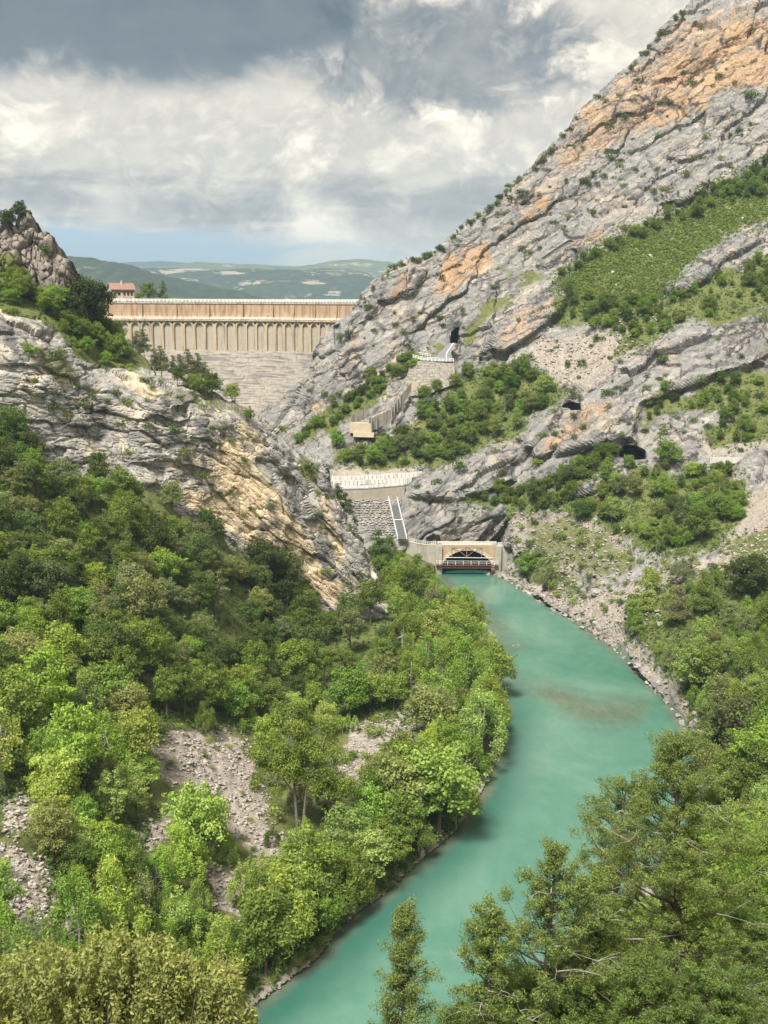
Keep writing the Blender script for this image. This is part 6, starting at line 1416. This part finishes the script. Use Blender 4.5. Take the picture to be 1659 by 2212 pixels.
# dry stone slope under the crib wall: stones one can pick out
rev = thing('stone_slope', 'pale dry-stone slope of packed blocks between cliff edge and stairway', 'stone slope', PN(790, 1100, 371)); c_ = np.array(rev.location)
SM = [rock_mesh(s, 1, .8) for s in (21, 22, 23, 24)]
M_rev = stone_mat('packed_limestone', (.19, .178, .16), (.36, .335, .30))
for m_ in SM: m_.name = 'stone'; m_.materials.append(M_rev)
nst = 0; polyR = [(722, 1064), (800, 1063), (862, 1078), (862, 1110), (850, 1165), (800, 1160), (765, 1110)]
for j in range(19):
    for i in range(24):
        x, y = 716 + i * 6.4 + (j % 2) * 3.2 + rnd.uniform(-1.2, 1.2), 1064 + j * 5.4 + rnd.uniform(-1, 1)
        if nst < 300 and inside(x, y, polyR):
            p = A.at(x, y)
            if p is None: continue
            o = link('stone', rnd.choice(SM), None, rev); o.location = Vector(p - c_) + Vector((0, -.15, .1)); s = rnd.uniform(.48, .68); o.scale = (s, s * .8, s * rnd.uniform(.55, .8)); o.rotation_euler = (rnd.uniform(-.2, .2), rnd.uniform(-.3, .3), rnd.uniform(-.5, .5)); nst += 1

# ------------------------------------------------------------------ near trees on the slope below the viewpoint
def juniper(seed, H, W, base_t=.06, nb=70, dens=1.0, shape=.75, size=.105):
    """open conical evergreen: trunk, limbs, small sprays at the limb ends, bare dead twigs"""
    r = random.Random(seed); q = np.random.default_rng(seed); tb = MB(); P, N, T = [], [], []; deads = []
    tp = []; x = y = 0
    for i in range(9): tp.append(Vector((x, y, H * i / 8))); x += r.uniform(-.02, .02) * H * .5; y += r.uniform(-.02, .02) * H * .5
    r0 = H * .016; tb.tube(tp, [r0 * (1 - i / 8.6) for i in range(9)], 7)
    def on(t): k_ = min(7, int(t * 8)); return tp[k_].lerp(tp[k_ + 1], t * 8 - k_)
    for i in range(nb):
        t = base_t + (0.985 - base_t) * (i + r.random()) / nb; a = i * 2.4 + r.uniform(-.5, .5)
        env = min(1.0, ((1.03 - t) / .55)) ** shape * (.75 + .25 * min(1, t / .3)); Lb = W * .5 * max(.06, env) * r.choice((.45, .7, .9, 1.0, 1.18)) * r.uniform(.85, 1.1); up = r.uniform(.0, .45) + t * r.uniform(.1, 1.1)
        p0 = on(t); d = Vector((math.cos(a), math.sin(a), up)).normalized(); pts = [p0]
        for j in range(1, 5): pts.append(p0 + d * Lb * j / 4 + Vector((r.uniform(-.05, .05), r.uniform(-.05, .05), .10 * (j / 4) ** 2 - .04)) * Lb)
        rb = .018 + .010 * Lb; tb.tube(pts, [rb * (1.1 - j * .24) for j in range(5)], 4)
        nc = int(3 + Lb * 2.6)
        for c in range(nc):
            u = .34 + .70 * (c + r.random()) / nc; k_ = min(3, int(u * 4)); ce = pts[k_].lerp(pts[k_ + 1], min(1.15, u * 4 - k_)) + Vector((r.gauss(0, .11), r.gauss(0, .11), r.gauss(.03, .10))) * (Lb * .75 + .25)
            rad = r.uniform(.13, .31) * (.7 + .10 * H ** .5); m_ = int(dens * r.uniform(110, 200) * (rad / .3) ** 2 + 14)
            dd = sphere_dirs(q, m_); sp_ = np.array(ce) + dd * rad * q.random((m_, 1)) ** .45 * np.array([1, 1, .8]) + np.array(d) * (q.random((m_, 1)) - .3) * rad
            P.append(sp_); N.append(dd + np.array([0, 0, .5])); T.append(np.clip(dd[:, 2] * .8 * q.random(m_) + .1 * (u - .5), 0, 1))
        if r.random() < .15 and Lb > .5:
            e = pts[-2]; m_ = MB(); s0 = on(max(.02, t - .02)); dv = Vector((math.cos(a + .5), math.sin(a + .5), r.uniform(-.15, .25)))
            q1 = [s0 + dv * Lb * 1.12 * j / 4 + Vector((r.uniform(-.15, .15), r.uniform(-.15, .15), .08 * j * r.uniform(-1, 1))) * Lb for j in range(5)]; m_.tube(q1, [.026, .021, .016, .011, .006], 4)
            for j in (2, 3, 4):
                for sg in (-1, 1):
                    b_ = q1[j]; w = Vector((dv.x + sg * .8 * -dv.y, dv.y + sg * .8 * dv.x, r.uniform(-.1, .5))) * Lb * r.uniform(.18, .4); m_.tube([b_, b_ + w * .5 + Vector((0, 0, .03)), b_ + w], [.011, .008, .004], 3)
            deads.append(m_)
    V, Q, c = leaf_mesh('crown', np.concatenate(P), np.concatenate(N), size, .34, q, np.concatenate(T), jn=.9, tri=True)
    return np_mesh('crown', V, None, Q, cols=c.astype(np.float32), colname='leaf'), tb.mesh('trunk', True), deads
def near_tree(x, y, Yd, W, seed, label, col, name='juniper_tree', **kw):
    top = PY(x, y, Yd); bz = near_z(top[0], top[1]) - .2; H = float(top[2] - bz)
    c, t, dd = juniper(seed, H, W, **kw); o = thing(name, label, 'tree', (top[0], top[1], bz), 'junipers in front of the viewpoint')
    cr_ = link('crown', c, M_leafn, o); cr_.color = (*col, 1); link('trunk', t, M_bark, o)
    for m_ in dd: m_.obj('dead_branch', M_dead, o, smooth=True)
    return o
jc = (.155, .202, .052)
near_tree(1497, 1598, 42, 8.6, 301, 'largest juniper at the lower right with bare grey branches and pale trunk', jc, nb=125, shape=.8, base_t=.10)
near_tree(1185, 1815, 38, 5.0, 302, 'juniper in front of the water, middle of the lower right row', (.145, .196, .052), nb=84, shape=.85)
near_tree(877, 1958, 33, 2.3, 303, 'small slender juniper standing alone before the turquoise water', (.150, .198, .056), nb=64, shape=.8, base_t=.2, size=.09)
near_tree(1068, 1955, 35, 2.8, 304, 'short ragged juniper left of the middle one', (.140, .19, .050), nb=62, shape=.6, size=.11)
near_tree(1345, 1690, 50, 5.5, 305, 'juniper half hidden behind the left side of the largest juniper', (.135, .185, .046), nb=100, shape=.5)
near_tree(1640, 1790, 46, 5.0, 306, 'juniper at the right frame edge behind the largest one', (.165, .25, .045), nb=80, shape=.6)
near_tree(1290, 1905, 40, 4.0, 307, 'juniper with dead twigs between the middle and the largest one', (.142, .196, .048), nb=80, shape=.6)
fresh = (.150, .245, .036)
for i, (x, y, Yd, s, lb) in enumerate(((1610, 1760, 58, 1.15, 'bright green tree glowing behind the junipers at the right edge'), (1440, 1930, 58, 1.0, 'bright green tree behind the trunks of the largest juniper'), (1560, 1960, 56, 1.0, 'fresh green tree low behind the largest juniper'),
                                     (1320, 2010, 56, .9, 'fresh green tree behind the middle juniper'), (1170, 2075, 54, .8, 'low green tree behind the foot of the middle juniper'), (1480, 2090, 50, .9, 'green tree low at the bottom right corner'), (1620, 2090, 50, .95, 'green tree at the bottom right frame corner'))):
    top = PY(x, y, Yd); bz = near_z(top[0], top[1]); h_ = float(top[2] - bz)
    var = broad(400 + i, h_, h_ * .62, n=34, per=210, size=.26, aspect=.6, trunk=.15)
    place('broad', (top[0], top[1], bz), 1.0, 'fresh green', 'broadleaf_tree', 'tree', '', 'trees behind the junipers', '', label=lb, var=var, shade=(1.1, 1.1, .85, .75, .7, .7, .75)[i])
for i, (x, y, Yd, s) in enumerate(((1090, 2120, 40, 2.0), (1240, 2130, 38, 2.2), (1400, 2110, 37, 2.4), (1560, 2120, 37, 2.4), (1650, 2000, 42, 2.4), (1000, 2195, 40, 1.5))):
    top = PY(x, y, Yd); bz = near_z(top[0], top[1]); H = float(top[2] - bz)
    c, t, dd = juniper(500 + i, H, s * 2.0, nb=70, shape=.45)
    o = thing('juniper_tree', ('leftmost', 'second from left', 'third from left', 'fourth from left', 'uppermost', 'lowest')[i] + ' of the low dark junipers filling the lower right corner', 'tree', (top[0], top[1], bz), 'low junipers along the bottom edge')
    cr_ = link('crown', c, M_leafn, o); cr_.color = (.115, .172, .042, 1); link('trunk', t, M_bark, o)
    for m_ in dd[:6]: m_.obj('dead_branch', M_dead, o, smooth=True)

def near_bush(label, outline, Yd, leaf, n_lobe, per, col, seed, dens_r=.30, asp=.42, name='bush', tip=.9):
    """leafy mound built from upright leafy shoots"""
    r = random.Random(seed); q = np.random.default_rng(seed); xs = [p[0] for p in outline]; P, N, T = [], [], []; tb = MB()
    cx = PY((xs[0] + xs[-1]) / 2, 2100, Yd); base = np.array([cx[0], Yd, near_z(cx[0], Yd) - .2])
    for i in range(n_lobe):
        x = r.uniform(xs[0], xs[-1]); yt = np.interp(x, xs, [p[1] for p in outline]); dp = r.uniform(-1.0, 1.0); Yv = Yd + dp * 1.8
        y = yt + abs(dp) * 45 + (r.random() ** 1.5) * 230
        c = PY(x, y, Yv); rad = dens_r * r.uniform(.7, 1.4); k_ = int(per * r.uniform(.6, 1.3)); ax = Vector((r.uniform(-.35, .35), r.uniform(-.35, .35), 1)).normalized()
        t = q.uniform(-1, 1, k_); d = sphere_dirs(q, k_); pos = c + np.outer(t, np.array(ax)) * rad * 1.3 + d * (rad * .62 * (1 - .55 * (t > .2) * t))[:, None] - base
        P.append(pos); N.append(d * .9 + np.array([0, 0, .3])); T.append(np.clip((t * .6 + .35) * tip * q.random(k_), 0, 1))
        if i % 3 == 0: b_ = Vector([float(v) for v in (c - base)]); tb.tube([Vector((b_.x * .35, b_.y * .4, 0)), Vector((b_.x * .8, b_.y * .8, b_.z * .55)), b_ + ax * rad], [.035, .022, .006], 4)
    V, Q, cc = leaf_mesh('foliage', np.concatenate(P), np.concatenate(N), leaf, asp, q, np.concatenate(T), jn=.7)
    o = thing(name, label, 'bush', base); f = link('foliage', np_mesh('foliage', V, Q, cols=cc.astype(np.float32), colname='leaf'), M_leaf, o); f.color = (*col, 1); tb.obj('stem', M_bark, o, smooth=True)
near_bush('big yellow-green leafy bush filling the bottom left corner', [(-60, 2080), (20, 2075), (90, 2050), (150, 2065), (215, 2022), (280, 2030), (340, 2018), (385, 2060), (430, 2085), (480, 2080), (520, 2115), (552, 2170)], 29, .135, 760, 85, (.262, .290, .104), 601)
near_bush('thin light green bush behind the big bush at the left frame edge', [(-30, 2000), (40, 1985), (70, 1972), (110, 1995), (150, 2040)], 36, .14, 90, 60, (.17, .24, .075), 602, tip=.6)

# ------------------------------------------------------------------ labels: each plant and boulder by its look and the landmark it stands by
MARKS = [('the orange overhang', 1530, 170), ('the round tree', 1437, 985), ('the dark cave', 1362, 978), ('the tunnel mouth', 984, 725), ('the orange patch', 1000, 590), ("the dam's right end", 745, 680), ('the portal', 1008, 1200), ('the stairway', 858, 1120),
         ('the crib wall', 800, 1042), ('the concrete chute', 800, 890), ('the masonry wall', 930, 810), ('the green meadow', 1430, 560), ('the cliff hole', 1236, 878), ('the pale slab', 1130, 690), ('the orange nose', 1268, 238), ('the pale scree', 1450, 1240),
         ('the cream cliff', 560, 1090), ('the tall poplar', 646, 1650), ('the bright tree', 400, 1150), ('the brownish oak', 600, 1230), ('the silvery tree', 395, 1510), ('the upper scree', 440, 1640), ('the left-edge scree', 60, 1930), ('the leaning willow', 1055, 1540), ('the right scree', 850, 1580),
         ('the rock tower', 90, 560), ('the terrace tree', 214, 660), ("the dam's left end", 250, 690), ('the shallow shoal', 1290, 1520), ('the flowering oak', 1590, 1570), ('the edge oak', 1615, 1215), ('the grey boulder', 1290, 1275), ('the cliff toe', 820, 1300), ('the pebble shore', 700, 2040), ('the stub wall', 1568, 994)]
def near_mark(x, y):
    best = min(MARKS, key=lambda m_: math.hypot(m_[1] - x, m_[2] - y)); dx_, dy_ = x - best[1], y - best[2]; d = math.hypot(dx_, dy_)
    if d < 22: return 'beside ' + best[0]
    a = math.degrees(math.atan2(-dy_, dx_)) % 360
    w = ('right of', 'above right of', 'above', 'above left of', 'left of', 'below left of', 'below', 'below right of')[int((a + 22.5) // 45) % 8]
    return ('just ' if d < 70 else '') + w + ' ' + best[0]
ORD = ['leftmost', 'second from left', 'third from left', 'fourth from left', 'fifth from left', 'sixth from left', 'seventh from left', 'eighth from left', 'ninth from left', 'tenth from left', 'eleventh from left', 'twelfth from left', 'thirteenth from left', 'fourteenth from left', 'fifteenth from left', 'sixteenth from left', 'seventeenth from left', 'eighteenth from left', 'nineteenth from left', 'twentieth from left', 'twenty-first from left', 'twenty-second from left', 'twenty-third from left', 'twenty-fourth from left', 'twenty-fifth from left']
def finish(log):
    d = {}
    for o, head, x, y in log:
        key = head + ' ' + near_mark(x, y)
        for a in ('just ', 'middling ', 'feathery '):
            if len(key.split()) > 11: key = key.replace(a, '', 1); head = head.replace(a, '', 1)
        d.setdefault(key, []).append((x, o, head))
    for key, it in d.items():
        it.sort(key=lambda q: q[0])
        for i, (_, o, head) in enumerate(it):
            pl = key.replace(head, head[:-2] + 'shes' if head.endswith('sh') else head + 's', 1) if not head.endswith('bush') else key.replace(head, head + 'es', 1)
            if len(it) == 1: o['label'] = key
            elif i < len(ORD): o['label'] = ORD[i] + ' of the ' + pl
            else: o['label'] = pl.replace(head + 's', head, 1) + ', towards the right'
log = []
for t, tone, word, area, s, p in veg_log:
    x, y = project(np.array(p) + np.array([0, 0, 2.0 * s])); log.append((t, (('large ' if s > .8 else 'small ' if s < .5 else '') if word != 'shrub' else ('tiny ' if s < .5 else '')) + tone + ' ' + word, float(x), float(y)))
finish(log)
log = []
for o, area, s, p in rock_log:
    x, y = project(np.array(p)); log.append((o, ('large ' if s > .95 else 'small ' if s < .6 else 'middling ') + 'bank boulder', float(x), float(y)))
finish(log)

for o in bpy.data.objects:
    for w in ('large ', 'small ', 'tiny ', 'just ', 'slim '):
        if 'label' in o and len(o['label'].split()) > 16: o['label'] = o['label'].replace(w, '', 1)
# ------------------------------------------------------------------ air
mb = MB(); mb.box((-4200, -320, -5.5), (4200, 11200, 520)); hz = mb.obj('haze', None, kind='stuff')
hm = bpy.data.materials.new('haze'); hm.use_nodes = True; n = hm.node_tree; n.nodes.clear(); o = n.nodes.new('ShaderNodeOutputMaterial'); pv_ = n.nodes.new('ShaderNodeVolumePrincipled')
pv_.inputs['Color'].default_value = (0.62, 0.82, 1.0, 1); pv_.inputs['Density'].default_value = 0.00013; pv_.inputs['Anisotropy'].default_value = 0.2
n.links.new(pv_.outputs[0], o.inputs['Volume']); hz.data.materials.append(hm)
hz['label'] = 'thin blue haze filling the valley air'; hz['category'] = 'haze'
